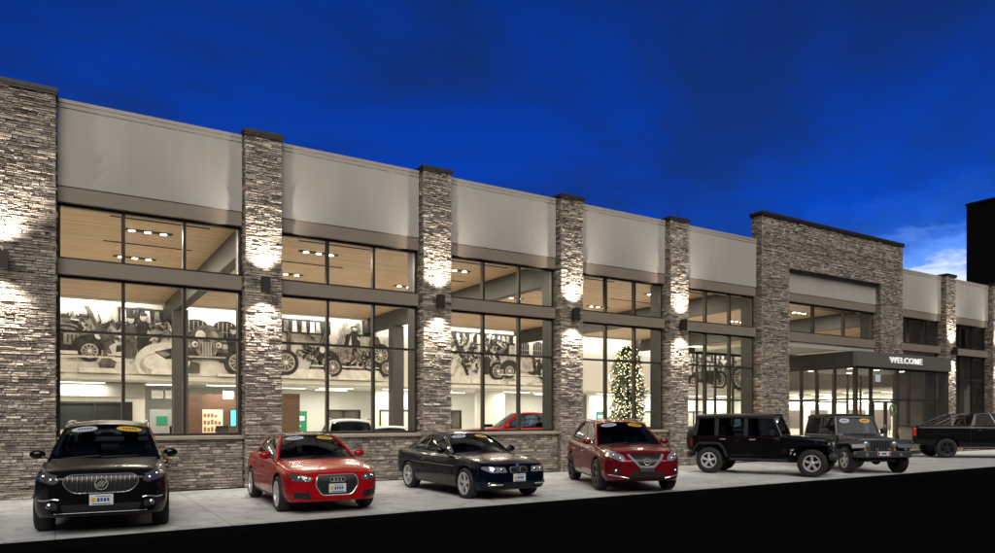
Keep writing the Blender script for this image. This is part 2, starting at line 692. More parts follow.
for (x0, x1) in BAYS:
    # plastered parapet panel with its metal coping
    o = MB().box(x0, x1, .28, .55, 6.84, 8.66).build('fascia_panel', FASCIA, bld)
    k_ = MB().box(x0 + .001, x1 - .001, .255, .60, 8.66, 8.74)
    k_.box(x0 + .001, x1 - .001, .266, .279, 8.56, 8.66)
    k_.build('coping', FASCIA_TRIM, o)
    o = MB().box(x0, x1, .30, .54, 6.49, 6.838).build('header_band', BAND, bld, bevel=.006)
    o = MB().box(x0, x1, .30, .56, 4.90, 5.235).build('spandrel_band', BAND, bld, bevel=.006)
    window(x0, x1, 5.235, 6.49, .43, 3, [])
    if abs(x0 - TX1) < .01:
        continue        # the vestibule stands here
    window(x0, x1, 1.29, 4.90, .43, 3, [3.66])
    core = MB().box(x0, x1, .23, .56, 0, 1.2).build('knee_wall', MORTAR, bld)
    s_ = MB()
    stones(s_, (x0, .23, 0), (1, 0, 0), (0, -1, 0), x1 - x0, 0, 1.195)
    s_.build('stone_facing', STONE, core)
    MB().box(x0, x1, .10, .60, 1.2, 1.285).build('window_sill', mat('cast_stone', (.30, .265, .225), .7, var=.1, vscale=6), core, bevel=.01)

# inside the tower opening
o = MB().box(TL, TR_, .28, .55, 6.84, 7.78).build('fascia_panel', FASCIA, bld)
MB().box(TL, TR_, .30, .54, 6.49, 6.838).build('header_band', BAND, bld, bevel=.006)
MB().box(TL, TR_, .30, .56, 4.86, 5.235).build('spandrel_band', BAND, bld, bevel=.006)
window(TL, TR_, 5.235, 6.49, .43, 3, [])
MB().box(TL, TR_, .36, .55, 4.655, 4.858).build('soffit_edge', mat('soffit_pale', (.40, .385, .34), .6), bld)

# shell
sh = MB()
sh.box(-1.7, -1.45, .56, 24, 0, 8.6)
sh.box(45.7, 45.95, .3, 24, 0, 8.6)
sh.box(-1.7, 45.95, 24, 24.3, 0, 8.6)
sh.build('outer_wall', CREAM, bld)
MB().box(-1.4, 45.7, .56, 24.3, 7.6, 7.9).build('roof', mat('roof_membrane', (.06, .06, .06), .9), bld)
MB().box(-1.44, 45.69, .58, 23.99, -.02, .05).build('floor', TILE, bld)
MB().box(-1.44, 45.69, .57, 17.99, 6.9, 7.0).build('plank_ceiling', WOODC, bld)
MB().box(-1.44, 45.69, 18, 18.2, 3.42, 7.5).build('gallery_wall', WHITE, bld)
MB().box(-1.44, 45.69, 17.9, 17.999, 3.42, 3.62).build('ledge', CREAM, bld)
MB().box(-1.44, 45.69, 18.2, 23.99, 3.35, 3.45).build('low_ceiling', WHITE, bld)
for x in (4.4, 14.1, 23.8, 33.5):
    MB().box(x - .17, x + .17, 1.03, 17.95, 6.15, 6.899).build('ceiling_beam', mat('beam_grey', (.042, .039, .034), .6), bld)
    MB().box(x - .28, x + .28, 13.6, 14.16, .05, 6.149).build('column', GREYPAINT, bld)
for yy in (2.6, 5.6, 9.4):
    s_ = MB()
    for k in range(9):
        x = 1.0 + k * 4.85
        s_.box(x + .2, x + 2.6, yy, yy + .06, 6.88, 6.905)
    s_.build('ceiling_slot', mat('black_slot', (.01, .01, .01), .6), bld)

# low zone under the gallery: offices, portals, screens
MB().box(-1.4, 3.62, 19.3, 19.6, .05, 3.34).build('office_front', WHITE, bld)
MB().box(-1.4, 3.62, 19.1, 19.299, 2.68, 3.30).build('portal_soffit', mat('soffit_grey', (.34, .33, .30), .7), bld)
window(.05, 3.05, 1.2, 2.42, 19.22, 2, [])
MB().box(-.0, 3.1, 19.285, 19.297, 1.18, 2.44).build('window_dark_sheet', mat('office_dark', (.03, .035, .035), .3), bld)  # thin dark sheet in place of the room behind this window
MB().box(3.95, 5.05, 20.6, 20.8, .05, 2.1).build('counter_panel', mat('counter_grey', (.30, .30, .29), .6), bld)
o = MB().box(5.25, 9.1, 19.5, 19.8, .05, 2.86).build('wood_wall', BROWNW, bld)
MB().box(6.2, 7.15, 19.47, 19.499, .9, 2.1).build('lit_niche', mat('niche_glow', (.6, .45, .3), .6, emit=(1, .78, .5), estr=.75), o)
nb = MB()
for k in range(14):
    a = 6.25 + (k % 5) * .17
    b = 1.0 + (k // 5) * .36
    nb.box(a, a + .11, 19.42, 19.469, b, b + random.uniform(.12, .26))
nb.build('shelf_goods', mat('goods', (.35, .16, .08), .6), o)
MB().box(10.1, 10.95, 19.2, 19.8, .05, 2.95).build('wood_portal', BROWNW, bld)
MB().box(15.35, 17.9, 19.6, 19.9, .05, 3.34).build('office_front', WHITE, bld)
MB().box(22.0, 24.0, 19.6, 19.9, .05, 3.34).build('office_front', CREAM, bld)
MB().box(31, 45.6, 19.8, 20.1, .05, 3.34).build('office_front', CREAM, bld)
for (a, b, y) in ((13.2, 15.2, 21.5), (15.6, 17.6, 19.54), (20.3, 21.8, 21.2), (35.6, 38, 19.74), (40, 42.2, 19.74)):
    w_ = window(a, b, .95, 2.15, y, 2, [])
    MB().box(a, b, y + .135, y + .15, .95, 2.15).build('blind', mat('taupe_blind', (.16, .135, .11), .7), w_)
# far end wall of the hall: offices with lit soffits, seen through the vestibule
for (a, b) in ((2.5, 6.2), (6.8, 10.6), (11.2, 15.4)):
    m_ = MB().box(45.45, 45.69, a, b, .05, 3.3).build('office_front', CREAM, bld)
    MB().box(45.40, 45.449, a + .5, b - .5, 2.62, 2.78).build('soffit_light', TROFE, m_)
    k_ = MB()
    for q in (a + .4, (a + b) / 2 + .2):
        k_.box(45.42, 45.449, q, q + 1.3, .9, 2.2)
    k_.build('office_window', mat('taupe_blind', (.16, .135, .11), .7), m_)
MB().box(43.2, 45.39, 3.2, 15.4, 3.36, 3.46).build('low_ceiling', WHITE, bld)  # added slab, only there to carry the extra strip lights
MB().box(45.5, 45.69, 2.5, 15.4, 3.7, 5.4).build('picture_panel', mat('panel_grey', (.22, .21, .19), .7), bld)
# added dark walls behind the far bays, put there to keep them dim
MB().box(38.3, 45.6, 2.9, 3.05, .05, 6.89).build('dimming_wall', mat('dimming_wall_grey', (.10, .09, .085), .7), bld)
MB().box(38.1, 38.28, 1.05, 3.05, .05, 6.89).build('dimming_wall', mat('dimming_wall_grey', (.10, .09, .085), .7), bld)


def poster(name, label, x, y, z, w_, h, m, cat='poster', ink=None):
    o_ = MB().box(x, x + w_, y - .04, y, z, z + h).build(name, m)
    tag(o_, label, cat)
    if ink:
        k2 = MB().box(x + w_ * .15, x + w_ * .85, y - .046, y - .041, z + h * .62, z + h * .8)
        k2.box(x + w_ * .15, x + w_ * .6, y - .046, y - .041, z + h * .35, z + h * .42)
        k2.build('print', ink, o_)
    return o_


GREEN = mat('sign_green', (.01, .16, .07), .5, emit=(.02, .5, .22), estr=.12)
poster('green_sign', 'small green sign on the grey counter behind the first bay', 4.25, 20.6, 1.35, .5, .42, GREEN, 'sign')
poster('wall_banner', 'tall green and white banner inside the second bay, beside the brown portal', 11.1, 21.3, .7, .85, 1.35, GREEN, 'banner', WHITE)
poster('wall_banner', 'narrow teal banner beside the christmas tree, in the fourth bay', 31.6, 19.8, .9, .7, 1.2, mat('sign_teal', (.03, .22, .21), .5), 'banner', WHITE)
scr = MB().box(7.5, 8.0, 19.44, 19.499, 1.25, 2.1).build('wall_screen', mat('screen_frame', (.02, .02, .02), .4))
tag(scr, 'bright teal screen on the brown wood wall, right end of the first bay', 'screen')
MB().box(7.53, 7.97, 19.433, 19.439, 1.28, 2.07).build('display', mat('screen_glow', (.1, .6, .6), .3, emit=(.10, .85, .80), estr=1.3), scr)

# ------------------------------------------------------------------ entrance: deep recess on the left, glazed vestibule with canopy on the right
VX0, VX1, VY, CZ0, CZ1 = 29.5, 37.38, -.13, 3.95, 4.61
RB = 4.2      # back of the recess
MB().box(TL - .6, VX0 + .02, .56, RB, .051, .057).build('recess_paving', CONC, bld)
SOFF = mat('soffit_green_grey', (.33, .34, .29), .6)
ves = MB().box(TL - .9, VX0 - .1, .56, RB, 4.66, 4.80).build('entrance_vestibule', SOFF, bld)
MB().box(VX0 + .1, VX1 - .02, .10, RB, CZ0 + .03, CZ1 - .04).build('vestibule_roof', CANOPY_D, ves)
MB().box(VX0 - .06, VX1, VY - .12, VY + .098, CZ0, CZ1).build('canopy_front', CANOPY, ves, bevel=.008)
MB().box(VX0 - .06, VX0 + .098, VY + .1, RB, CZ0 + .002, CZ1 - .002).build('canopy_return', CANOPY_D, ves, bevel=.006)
SIGN_X, SIGN_W = 31.9, 2.72
fc = bpy.data.curves.new('welcome_letters', 'FONT')
fc.body = 'WELCOME'
fc.size = .375
fc.extrude = .025
fc.offset = .004
fc.space_character = 1.12
tmp = bpy.data.objects.new('tmp', fc)
col.objects.link(tmp)
bpy.context.view_layer.update()
me = bpy.data.meshes.new_from_object(tmp.evaluated_get(bpy.context.evaluated_depsgraph_get()))
bpy.data.objects.remove(tmp)
me.materials.clear()
me.materials.append(SIGNW)
wid = max(v.co.x for v in me.vertices) - min(v.co.x for v in me.vertices)
sg = bpy.data.objects.new('welcome_letters', me)
col.objects.link(sg)
sg.parent = ves
sg.rotation_euler = (R(90), 0, 0)
sg.scale = (SIGN_W / wid, 1.0, 1)
sg.location = (SIGN_X, VY - .148, 4.185)

fr = MB()
posts = (30.7, 32.84, 33.77, 35.2, 36.4)
fr.box(VX0, VX0 + .15, VY, VY + .15, .0, CZ0)
for x in posts:
    fr.box(x, x + .08, VY, VY + .14, .0, CZ0)
fr.box(36.481, VX1 - .01, VY, VY + .14, .0, CZ0)
edges = [VX0 + .15] + [p for q in posts for p in (q, q + .08)]
for a, b in zip(edges[0::2], edges[1::2]):
    fr.box(a, b, VY + .01, VY + .12, 2.48, 2.56)
    fr.box(a, b, VY + .01, VY + .12, CZ0 - .09, CZ0)
    if abs(a - 30.78) > .01:
        fr.box(a, b, VY + .01, VY + .12, .0, .16)
ys = (.85, 1.75, 2.55, 3.35, RB - .1)
for y in ys:
    fr.box(VX0 + .005, VX0 + .12, y, y + .08, .0, CZ0)
edges = [VY + .15] + [p for q in ys for p in (q, q + .08)]
for a, b in zip(edges[0::2], edges[1::2]):
    for (c_, d_) in ((.0, .16), (2.48, 2.55), (CZ0 - .09, CZ0)):
        fr.box(VX0 + .01, VX0 + .11, a, b, c_, d_)
frame = fr.build('vestibule_frame', BRONZE, ves)
MB().box(VX0 + .03, 36.5, VY + .065, VY + .075, .04, CZ0 - .02).build('pane', PANE, frame)
MB().box(VX0 + .055, VX0 + .065, VY + .16, RB, .06, CZ0 - .02).build('pane', PANE, frame)
for k, (a, b) in enumerate(((30.79, 31.80), (31.82, 32.83))):
    d_ = MB()
    d_.box(a, a + .09, VY - .02, VY + .05, .02, 2.46)
    d_.box(b - .09, b, VY - .02, VY + .05, .02, 2.46)
    d_.box(a + .09, b - .09, VY - .02, VY + .05, 2.36, 2.46)
    d_.box(a + .09, b - .09, VY - .02, VY + .05, .02, .28)
    dr = d_.build('door', mat('door_bronze', (.07, .062, .05), .4, .4), ves)
    hx = b - .13 if k == 0 else a + .13
    MB().tube([(hx, VY - .02, .95), (hx, VY - .09, .95), (hx, VY - .09, 1.35), (hx, VY - .02, 1.35)], .014, 8).build('handle', mat('chrome', (.75, .75, .76), .12, 1.0), dr, smooth=True)
# glazed wall at the back of the recess and of the vestibule
fr = MB()
for x in (24.4, 25.6, 26.8, 28.0, 30.7, 32.0, 33.3, 34.6, 35.9, 37.1):
    fr.box(x, x + .07, RB, RB + .1, .05, CZ0 + .6)
fr.box(23.5, 29.4, RB - .005, RB + .095, 2.48, 2.55)
fr.box(29.62, 37.4, RB - .005, RB + .095, 2.48, 2.55)
fr.box(23.5, 37.4, RB - .006, RB + .096, CZ0 + .6, 4.83)
fr.build('inner_storefront', BRONZE, ves)
dl = MB()
LP = [(31.2, 1.2), (33.4, 1.2), (35.6, 1.2), (31.2, 3.2), (34.4, 3.2)]
for x, y in LP:
    dl.lathe([(.11, CZ0 + .015), (.11, CZ0 + .029)], 'z', 16, Matrix.Translation((x, y, 0)))
dl.build('downlight', LAMPE, ves)
for x, y in LP:
    lamp('downlight_lamp', 'AREA', (x, y, CZ0 - .03), 16, (1, .92, .78), ves, size=.22)
# small pale notice on the glass over the doors
MB().box(30.95, 31.35, VY - .03, VY - .024, 3.3, 3.62).build('door_notice', mat('notice_white', (.6, .68, .75), .6), ves)

# dark block standing behind the far end
blk = MB().box(46, 60, -3.0, 3.03, -.05, 14.25).build('tall_block', mat('black_cladding', (.006, .007, .008), .6, spec=.1))
s_ = MB()
for z_ in (3.5, 7, 10.5):
    s_.box(45.985, 45.999, -3.0, 3.03, z_, z_ + .03)
s_.box(45.96, 60.04, -3.04, 3.07, 14.25, 14.4)
s_.build('coping', mat('black_trim', (.008, .008, .009), .6, spec=.1), blk)
tag(blk, 'tall black windowless block behind the far right end of the showroom', 'building')

# ------------------------------------------------------------------ wall sconces (up and down light)
sc_m = mat('sconce_bronze', (.05, .042, .035), .45, .4)


def make_sconce():
    t_ = thing('wall_sconce', 'square bronze up and down light', 'wall light', (0, 0, 0), 0, 'up and down lights on the stone piers')
    m = MB()
    m.box(-.10, .10, -.22, -.20, -.2, .2)
    m.box(-.10, -.085, -.20, -.05, -.2, .2)
    m.box(.085, .10, -.20, -.05, -.2, .2)
    m.box(-.085, .085, -.20, -.05, -.16, .16)
    m.box(-.06, .06, -.05, .02, -.08, .08)
    m.build('housing', sc_m, t_, bevel=.004)
    for s in (-1, 1):
        MB().lathe([(.05, .162 * s), (.05, .172 * s)], 'z', 14, Matrix.Translation((0, -.125, 0))).build('lens', LAMPE, t_)
        lamp('sconce_lamp', 'SPOT', (0, -.27, .19 * s), 520, (1, .91, .77), t_, spot=R(104), blend=1.0, soft=.035,
             rot=(R(175) if s > 0 else R(5), 0, 0))
    return t_


def copy_tree(o_, parent=None):
    c_ = o_.copy()
    col.objects.link(c_)
    c_.parent = parent
    for ch in list(o_.children):
        copy_tree(ch, c_)
    return c_


s0 = make_sconce()
spots = [(-.92, 'on the wide stone pier at the left edge'), (4.415, 'on the pier left of the red sedan'),
         (9.255, 'on the pier above the blue coupe'), (14.095, 'on the pier between the third bay and the tree bay'),
         (18.935, 'on the pier between the tree bay and the black off-roader'), (37.925, 'on the far pier right of the welcome canopy'),
         (42.775, 'on the last pier at the right edge')]
for i, (x, txt) in enumerate(spots):
    t_ = s0 if i == 0 else copy_tree(s0)
    t_.location = (x, -.03, 5.0)
    t_['label'] = 'bronze up and down light ' + txt

# ------------------------------------------------------------------ ceiling lights in the hall
WARM = (1, .89, .72)


def make_troffer():
    t_ = thing('ceiling_light', 'black slot ceiling light with three bright spots', 'ceiling light', (0, 0, 0), 0, 'recessed lights in the plank ceiling')
    MB().box(-.62, .62, -.11, .11, -.02, .0).build('frame', mat('black_slot', (.01, .01, .01), .6), t_)
    m = MB()
    for q in (-.4, 0, .4):
        m.lathe([(.085, -.034), (.085, -.021)], 'z', 14, Matrix.Translation((q, 0, 0)))
    m.build('lens', LAMPE, t_)
    lamp('hall_lamp', 'AREA', (0, 0, -.06), 205, WARM, t_, size=1.1, size_y=.2)
    return t_


tr0 = make_troffer()
n = 0
rows = ((3.9, 'front'), (7.7, 'middle'), (11.8, 'back'))
for k in range(8):
    for (y, nm) in rows:
        x = 2.2 + k * 4.85
        if x > 34 and y < 6:
            continue
        t_ = tr0 if n == 0 else copy_tree(tr0)
        n += 1
        t_.location = (x, y, 6.9)
        bay = ['first', 'second', 'third', 'fourth', 'fifth', 'sixth', 'seventh', 'eighth'][k]
        t_['label'] = 'recessed three-spot light in the %s row of the plank ceiling, %s column from the left' % (nm, bay)
# cove washing the gallery wall
cv = MB().box(-1.3, 45.6, 17.2, 17.3, 6.80, 6.899).build('cove_trim', WHITE, bld)
for k in range(8):
    lamp('cove_lamp', 'AREA', (1.0 + k * 5.8, 17.35, 6.78), 62, (1, .94, .84), cv, size=5.4, size_y=.12, rot=(R(52), 0, 0))
# strip lights under the low ceiling; those on the far end wall are added for brightness
sl = None
st = 0
for (x, y) in ((1.0, 18.7), (4.6, 19.4), (7.2, 18.8), (10.6, 20.2), (13.0, 19.4), (13.6, 22), (16.4, 18.8), (19.5, 20), (21.5, 22), (24.5, 19),
               (27.5, 20), (29.0, 22), (32, 19), (36, 19), (40, 19), (43.5, 19), (44.2, 4.2), (44.4, 6.6), (44.2, 9), (44.4, 11.4), (44.2, 13.8)):
    if sl is None:
        sl = thing('strip_light', 'x', 'ceiling light', (0, 0, 0), 0, 'strip lights under the low ceiling')
        MB().box(-.95, .95, -.14, .14, -.06, 0).build('tray', WHITE, sl)
        MB().box(-.92, .92, -.11, .11, -.075, -.061).build('lens', TROFE, sl)
        lamp('strip_lamp', 'AREA', (0, 0, -.1), 78, (1, .96, .86), sl, size=1.8, size_y=.2)
        t_ = sl
    else:
        t_ = copy_tree(sl)
    t_.location = (x, y, 3.34)
    t_['label'] = 'added white strip light brightening the far right end wall' if x > 44 else 'white strip light under the low ceiling at the back of the hall'
# hanging white signs in the first bay
for i, (x, y, txt) in enumerate(((4.15, 19.2, 'left of the grey column'), (4.75, 19.2, 'just beside the grey column'), (7.3, 18.9, 'in front of the brown wood wall'))):
    t_ = MB().box(x - .25, x + .25, y - .03, y + .03, 2.62, 3.0).build('hanging_sign', mat('sign_white', (.8, .8, .75), .5))  # plain white board without emission
    tag(t_, 'blank white hanging sign ' + txt, 'sign', 'white hanging signs')
    k_ = MB().tube([(x - .2, y, 3.0), (x - .2, y, 3.34)], .008, 5)
    k_.tube([(x + .2, y, 3.0), (x + .2, y, 3.34)], .008, 5)
    k_.build('wire', DARKGREY, t_)

# ------------------------------------------------------------------ printed murals on the gallery wall
INK = [mat('ink_black', (.035, .032, .029), .7, var=.85, vscale=4.5), mat('ink_dark', (.11, .10, .092), .7, var=.85, vscale=4), mat('ink_mid', (.27, .25, .225), .7, var=.75, vscale=3.5), mat('ink_light', (.52, .49, .445), .7, var=.5, vscale=3), mat('ink_pale', (.80, .78, .73), .7, var=.22, vscale=2.5)]


def mural_board():
    m = mat('mural_board', (.62, .59, .54), .7)
    t = m.node_tree
    p = t.nodes['Principled BSDF']
    t_c = N(t, 'ShaderNodeTexCoord')
    nn = N(t, 'ShaderNodeTexNoise')
    L(t, t_c.outputs['Object'], nn.inputs['Vector'])
    nn.inputs['Scale'].default_value = .55
    nn.inputs['Detail'].default_value = 9
    nn.inputs['Roughness'].default_value = .62
    nn.inputs['Distortion'].default_value = 1.2
    rr = ramp(t, [(.33, (.16, .15, .14)), (.42, (.50, .475, .44)), (.50, (.80, .78, .73)), (.7, (.88, .86, .82))])
    L(t, nn.outputs['Fac'], rr.inputs[0])
    L(t, rr.outputs[0], p.inputs['Base Color'])
    return m


BOARD = mural_board()


def ell(cx_, cz, rx, rz, a0=0, a1=360, n_=22):
    return [(cx_ + rx * math.cos(R(a0 + (a1 - a0) * i / n_)), cz + rz * math.sin(R(a0 + (a1 - a0) * i / n_))) for i in range(n_ + (0 if a1 - a0 >= 360 else 1))]


def mural(x0, x1, label, seed, items):
    rnd = random.Random(seed)
    z0, z1, y = 3.66, 6.72, 17.94
    o_ = MB().box(x0, x1, y, 17.999, z0, z1).build('wall_mural', BOARD)
    tag(o_, label, 'mural')
    inks = [MB() for _ in INK]
    lay = [0]

    def put(tone, pts):
        pts = [(min(max(a, x0 + .01), x1 - .01), min(max(b, z0 + .01), z1 - .01)) for a, b in pts]
        lay[0] += 1
        yy = y - .002 - lay[0] * .0007
        inks[tone].prism(pts, 'y', yy, y - .001)

    def rect(tone, a, b, c_, d_):
        put(tone, [(a, c_), (b, c_), (b, d_), (a, d_)])

    def tyre(cx_, cz, r):
        put(0, ell(cx_, cz, r, r))
        put(3, ell(cx_, cz, r * .7, r * .7))
        put(1, ell(cx_, cz, r * .6, r * .6))
        for q in range(10):
            a = q * 36 + 9
            c_, s2 = math.cos(R(a)), math.sin(R(a))
            w2 = r * .035
            put(3, [(cx_ - s2 * w2, cz + c_ * w2), (cx_ + s2 * w2, cz - c_ * w2), (cx_ + c_ * r * .62 + s2 * w2, cz + s2 * r * .62 - c_ * w2), (cx_ + c_ * r * .62 - s2 * w2, cz + s2 * r * .62 + c_ * w2)])
        put(4, ell(cx_, cz, r * .16, r * .16))

    def old_car(cx_, cz, s, f, body=1):
        def q(pts):
            return [(cx_ + f * a * s, cz + b * s) for a, b in pts]
        put(body, q([(-1.5, .35), (1.35, .35), (1.4, .95), (.35, 1.05), (.3, 1.1), (-1.3, 1.1), (-1.5, .9)]))
        put(0, q([(-1.2, 1.08), (.28, 1.08), (.12, 1.75), (-1.1, 1.75)]))
        put(3, q([(-1.05, 1.14), (-.45, 1.14), (-.45, 1.65), (-1.0, 1.65)]))
        put(4, q([(-.35, 1.14), (.15, 1.14), (.04, 1.65), (-.35, 1.65)]))
        put(2, q([(.4, .55), (1.3, .55), (1.3, .92), (.4, .97)]))
        for k2 in range(6):
            put(0, q([(.5 + k2 * .12, .62), (.54 + k2 * .12, .62), (.54 + k2 * .12, .88), (.5 + k2 * .12, .88)]))
        for wx in (-1.0, 1.15):
            put(0, [(cx_ + f * (wx * s) + a, cz + .42 * s + b) for a, b in ell(0, 0, .56 * s, .50 * s, 0, 180)])
            tyre(cx_ + f * wx * s, cz + .36 * s, .36 * s)
        put(4, [(cx_ + f * 1.42 * s + a, cz + .92 * s + b) for a, b in ell(0, 0, .13 * s, .15 * s)])
        put(4, q([(-1.7, .14), (1.9, .14), (1.9, .2), (-1.7, .2)]))

    def worker(cx_, cz, s, t_=1):
        put(t_, [(cx_ - .16 * s, cz), (cx_ + .16 * s, cz), (cx_ + .24 * s, cz + .95 * s), (cx_ + .12 * s, cz + 1.2 * s), (cx_ - .12 * s, cz + 1.2 * s), (cx_ - .24 * s, cz + .95 * s)])
        put(3, ell(cx_, cz + 1.36 * s, .11 * s, .15 * s))
        put(0, ell(cx_, cz + 1.45 * s, .14 * s, .07 * s))
        put(3, [(cx_ + .15 * s, cz + .9 * s), (cx_ + .5 * s, cz + .6 * s), (cx_ + .46 * s, cz + .52 * s), (cx_ + .12 * s, cz + .75 * s)])
    for k in range(int((x1 - x0) * 1.5)):
        a, b = rnd.uniform(x0 + .2, x1 - .2), rnd.uniform(z0 + .9, z1 - .7)
        put(rnd.choice((0, 0, 1, 2, 3, 4)), [(a + rnd.uniform(-.32, .32), b + rnd.uniform(-.22, .22)) for _ in range(1)] + ell(a, b, rnd.uniform(.06, .3), rnd.uniform(.05, .2), 0, 300, 7))
    def front_car(cx_, cz, s):
        """rounded pre-war car seen from the front: cabin, radiator, round lamps, sweeping wings"""
        def E(tone, a, b, rx, rz, a0=0, a1=360):
            put(tone, ell(cx_ + a * s, cz + b * s, rx * s, rz * s, a0, a1))
        E(1, 0, 1.05, .78, .72, 0, 180)
        E(4, -.30, 1.22, .24, .26)
        E(2, .30, 1.22, .24, .26)
        for sd in (-1, 1):
            E(0, sd * .78, .30, .30, .36)
            E(1, sd * .80, .55, .42, .42, -20, 200)
            E(3, sd * .84, .72, .22, .12)
        E(2, 0, .62, .52, .52)
        E(0, 0, .58, .30, .46)
        for k2 in range(7):
            a = -.21 + k2 * .07
            put(4, [(cx_ + (a - .014) * s, cz + .22 * s), (cx_ + (a + .014) * s, cz + .22 * s), (cx_ + (a + .014) * s, cz + .92 * s), (cx_ + (a - .014) * s, cz + .92 * s)])
        for sd in (-1, 1):
            E(0, sd * .56, .78, .19, .19)
            E(4, sd * .56, .78, .15, .15)
            E(2, sd * .53, .76, .08, .08)
        rect(3, cx_ - .95 * s, cx_ + .95 * s, cz + .12 * s, cz + .20 * s)
        rect(0, cx_ - .95 * s, cx_ + .95 * s, cz + .06 * s, cz + .12 * s)

    def wing(cx_, cz, s):
        """close-up of a wing and lamp, cropped large"""
        put(4, ell(cx_, cz, 1.5 * s, .62 * s, 0, 200))
        put(1, ell(cx_ + .2 * s, cz + .02, .55 * s, .95 * s, -90, 130))
        put(3, ell(cx_ + .12 * s, cz + .3 * s, .16 * s, .62 * s))
        put(0, ell(cx_ - 1.0 * s, cz + .75 * s, .55 * s, .32 * s))
        put(2, ell(cx_ - .95 * s, cz + .80 * s, .36 * s, .18 * s))
        put(4, ell(cx_ + .95 * s, cz + .1 * s, .55 * s, .40 * s))
        put(0, [(cx_ + .7 * s, cz + .1 * s), (cx_ + 1.2 * s, cz + .18 * s), (cx_ + 1.05 * s, cz + .4 * s), (cx_ + .72 * s, cz + .36 * s)])
        rect(0, cx_ - 1.5 * s, cx_ + 1.4 * s, cz - .10 * s, cz - .04 * s)
    def E(tone, a, b, rx, rz, a0=0, a1=360):
        put(tone, ell(a, z0 + b, rx, rz, a0, a1))
        if a1 - a0 >= 360 and min(rx, rz) > .16 and tone < 4:
            put(tone + 1, ell(a - rx * .12, z0 + b + rz * .2, rx * .72, rz * .62))

    def Q(tone, *pts):
        put(tone, [(a, z0 + b) for a, b in pts])

    def engine(a, b, s):
        """heap of machine parts: shafts, belts and gears"""
        for k2 in range(54):
            p, q = a + rnd.uniform(-1, 1) * s, b + rnd.uniform(-.7, .7) * s
            t2 = rnd.choice((0, 0, 1, 1, 2, 3, 4))
            if k2 % 3 == 0:
                E(t2, p, q, rnd.uniform(.04, .16) * s, rnd.uniform(.04, .16) * s)
            else:
                an, ll, ww = rnd.uniform(0, 3.14), rnd.uniform(.12, .6) * s, rnd.uniform(.012, .05) * s
                c_, s2 = math.cos(an), math.sin(an)
                Q(t2, (p - s2 * ww, q + c_ * ww), (p + s2 * ww, q - c_ * ww), (p + c_ * ll + s2 * ww, q + s2 * ll - c_ * ww), (p + c_ * ll - s2 * ww, q + s2 * ll + c_ * ww))

    for item in items:
        k2, a = item[0], item[1]
        if k2 == 'wing':
            wing(a, z0 + .85, item[2])
        elif k2 == 'front':
            front_car(a, z0 + item[3], item[2])
        elif k2 == 'car':
            old_car(a, z0 + item[4], item[2], item[3], item[5])
        elif k2 == 'man':
            worker(a, z0 + item[3], item[2], item[4])
        elif k2 == 'engine':
            engine(a, item[3], item[2])
        elif k2 == 'tyre':
            tyre(a, z0 + item[3], item[2])
        elif k2 == 'hood':       # pale rounded bonnet with split windscreen
            s = item[2]
            E(4, a, .55, 1.25 * s, .95 * s)
            E(3, a - .1, .45, .95 * s, .6 * s)
            E(4, a - .2, .55, .6 * s, .42 * s)
            Q(0, (a - .45 * s, 1.05 * s), (a + .25 * s, 1.25 * s), (a + .75 * s, .85 * s), (a + .05 * s, .72 * s))
            Q(2, (a - .35 * s, 1.03 * s), (a - .02 * s, 1.13 * s), (a + .22 * s, .95 * s), (a - .02 * s, .82 * s))
            Q(1, (a + .9 * s, .1), (a + 1.5 * s, .15), (a + 1.5 * s, .6), (a + 1.1 * s, .7))
        elif k2 == 'arch':       # brick hall with arched windows
            w2 = item[2]
            rect(4, a, a + w2, z1 - 1.35, z1 - .12)
            n2 = max(1, int(w2 / 1.1))
            for q in range(n2):
                c_ = a + .15 + q * w2 / n2
                e = c_ + w2 / n2 - .3
                rect(0, c_, e, z1 - 1.2, z1 - .62)
                put(0, ell((c_ + e) / 2, z1 - .63, (e - c_) / 2, .26, 0, 180))
                for m2 in range(1, 5):
                    xx = c_ + (e - c_) * m2 / 5
                    rect(3, xx - .012, xx + .012, z1 - 1.2, z1 - .45)
                rect(3, c_, e, z1 - .93, z1 - .905)
        elif k2 == 'roof':       # dark saw-tooth roof and lit glazing
            w2 = item[2]
            rect(0, a, a + w2, z1 - .75, z1 - .05)
            q = a + .1
            while q < a + w2 - .3:
                Q(rnd.choice((3, 4, 2)), (q, z1 - z0 - .7), (q + .26, z1 - z0 - .7), (q + .20, z1 - z0 - .15), (q + .02, z1 - z0 - .15))
                q += rnd.uniform(.3, .55)
        elif k2 == 'mast':
            Q(item[3], (a, item[4]), (a + .16, item[4]), (a + item[2] + .16, 2.95), (a + item[2], 2.95))
        elif k2 == 'floor':
            Q(item[3], (a, .03), (a + item[2], .03), (a + item[2] - .3, .55), (a + .4, .5))
    x = x0 + .2
    while x < x1 - 2:
        rect(4, x, x + rnd.uniform(1, 2.4), z0 + .02, z0 + rnd.uniform(.1, .3))
        x += rnd.uniform(1.5, 3.2)
    for m, k2 in zip(inks, INK):
        if m.v:
            m.build('printed_figures', k2, o_)


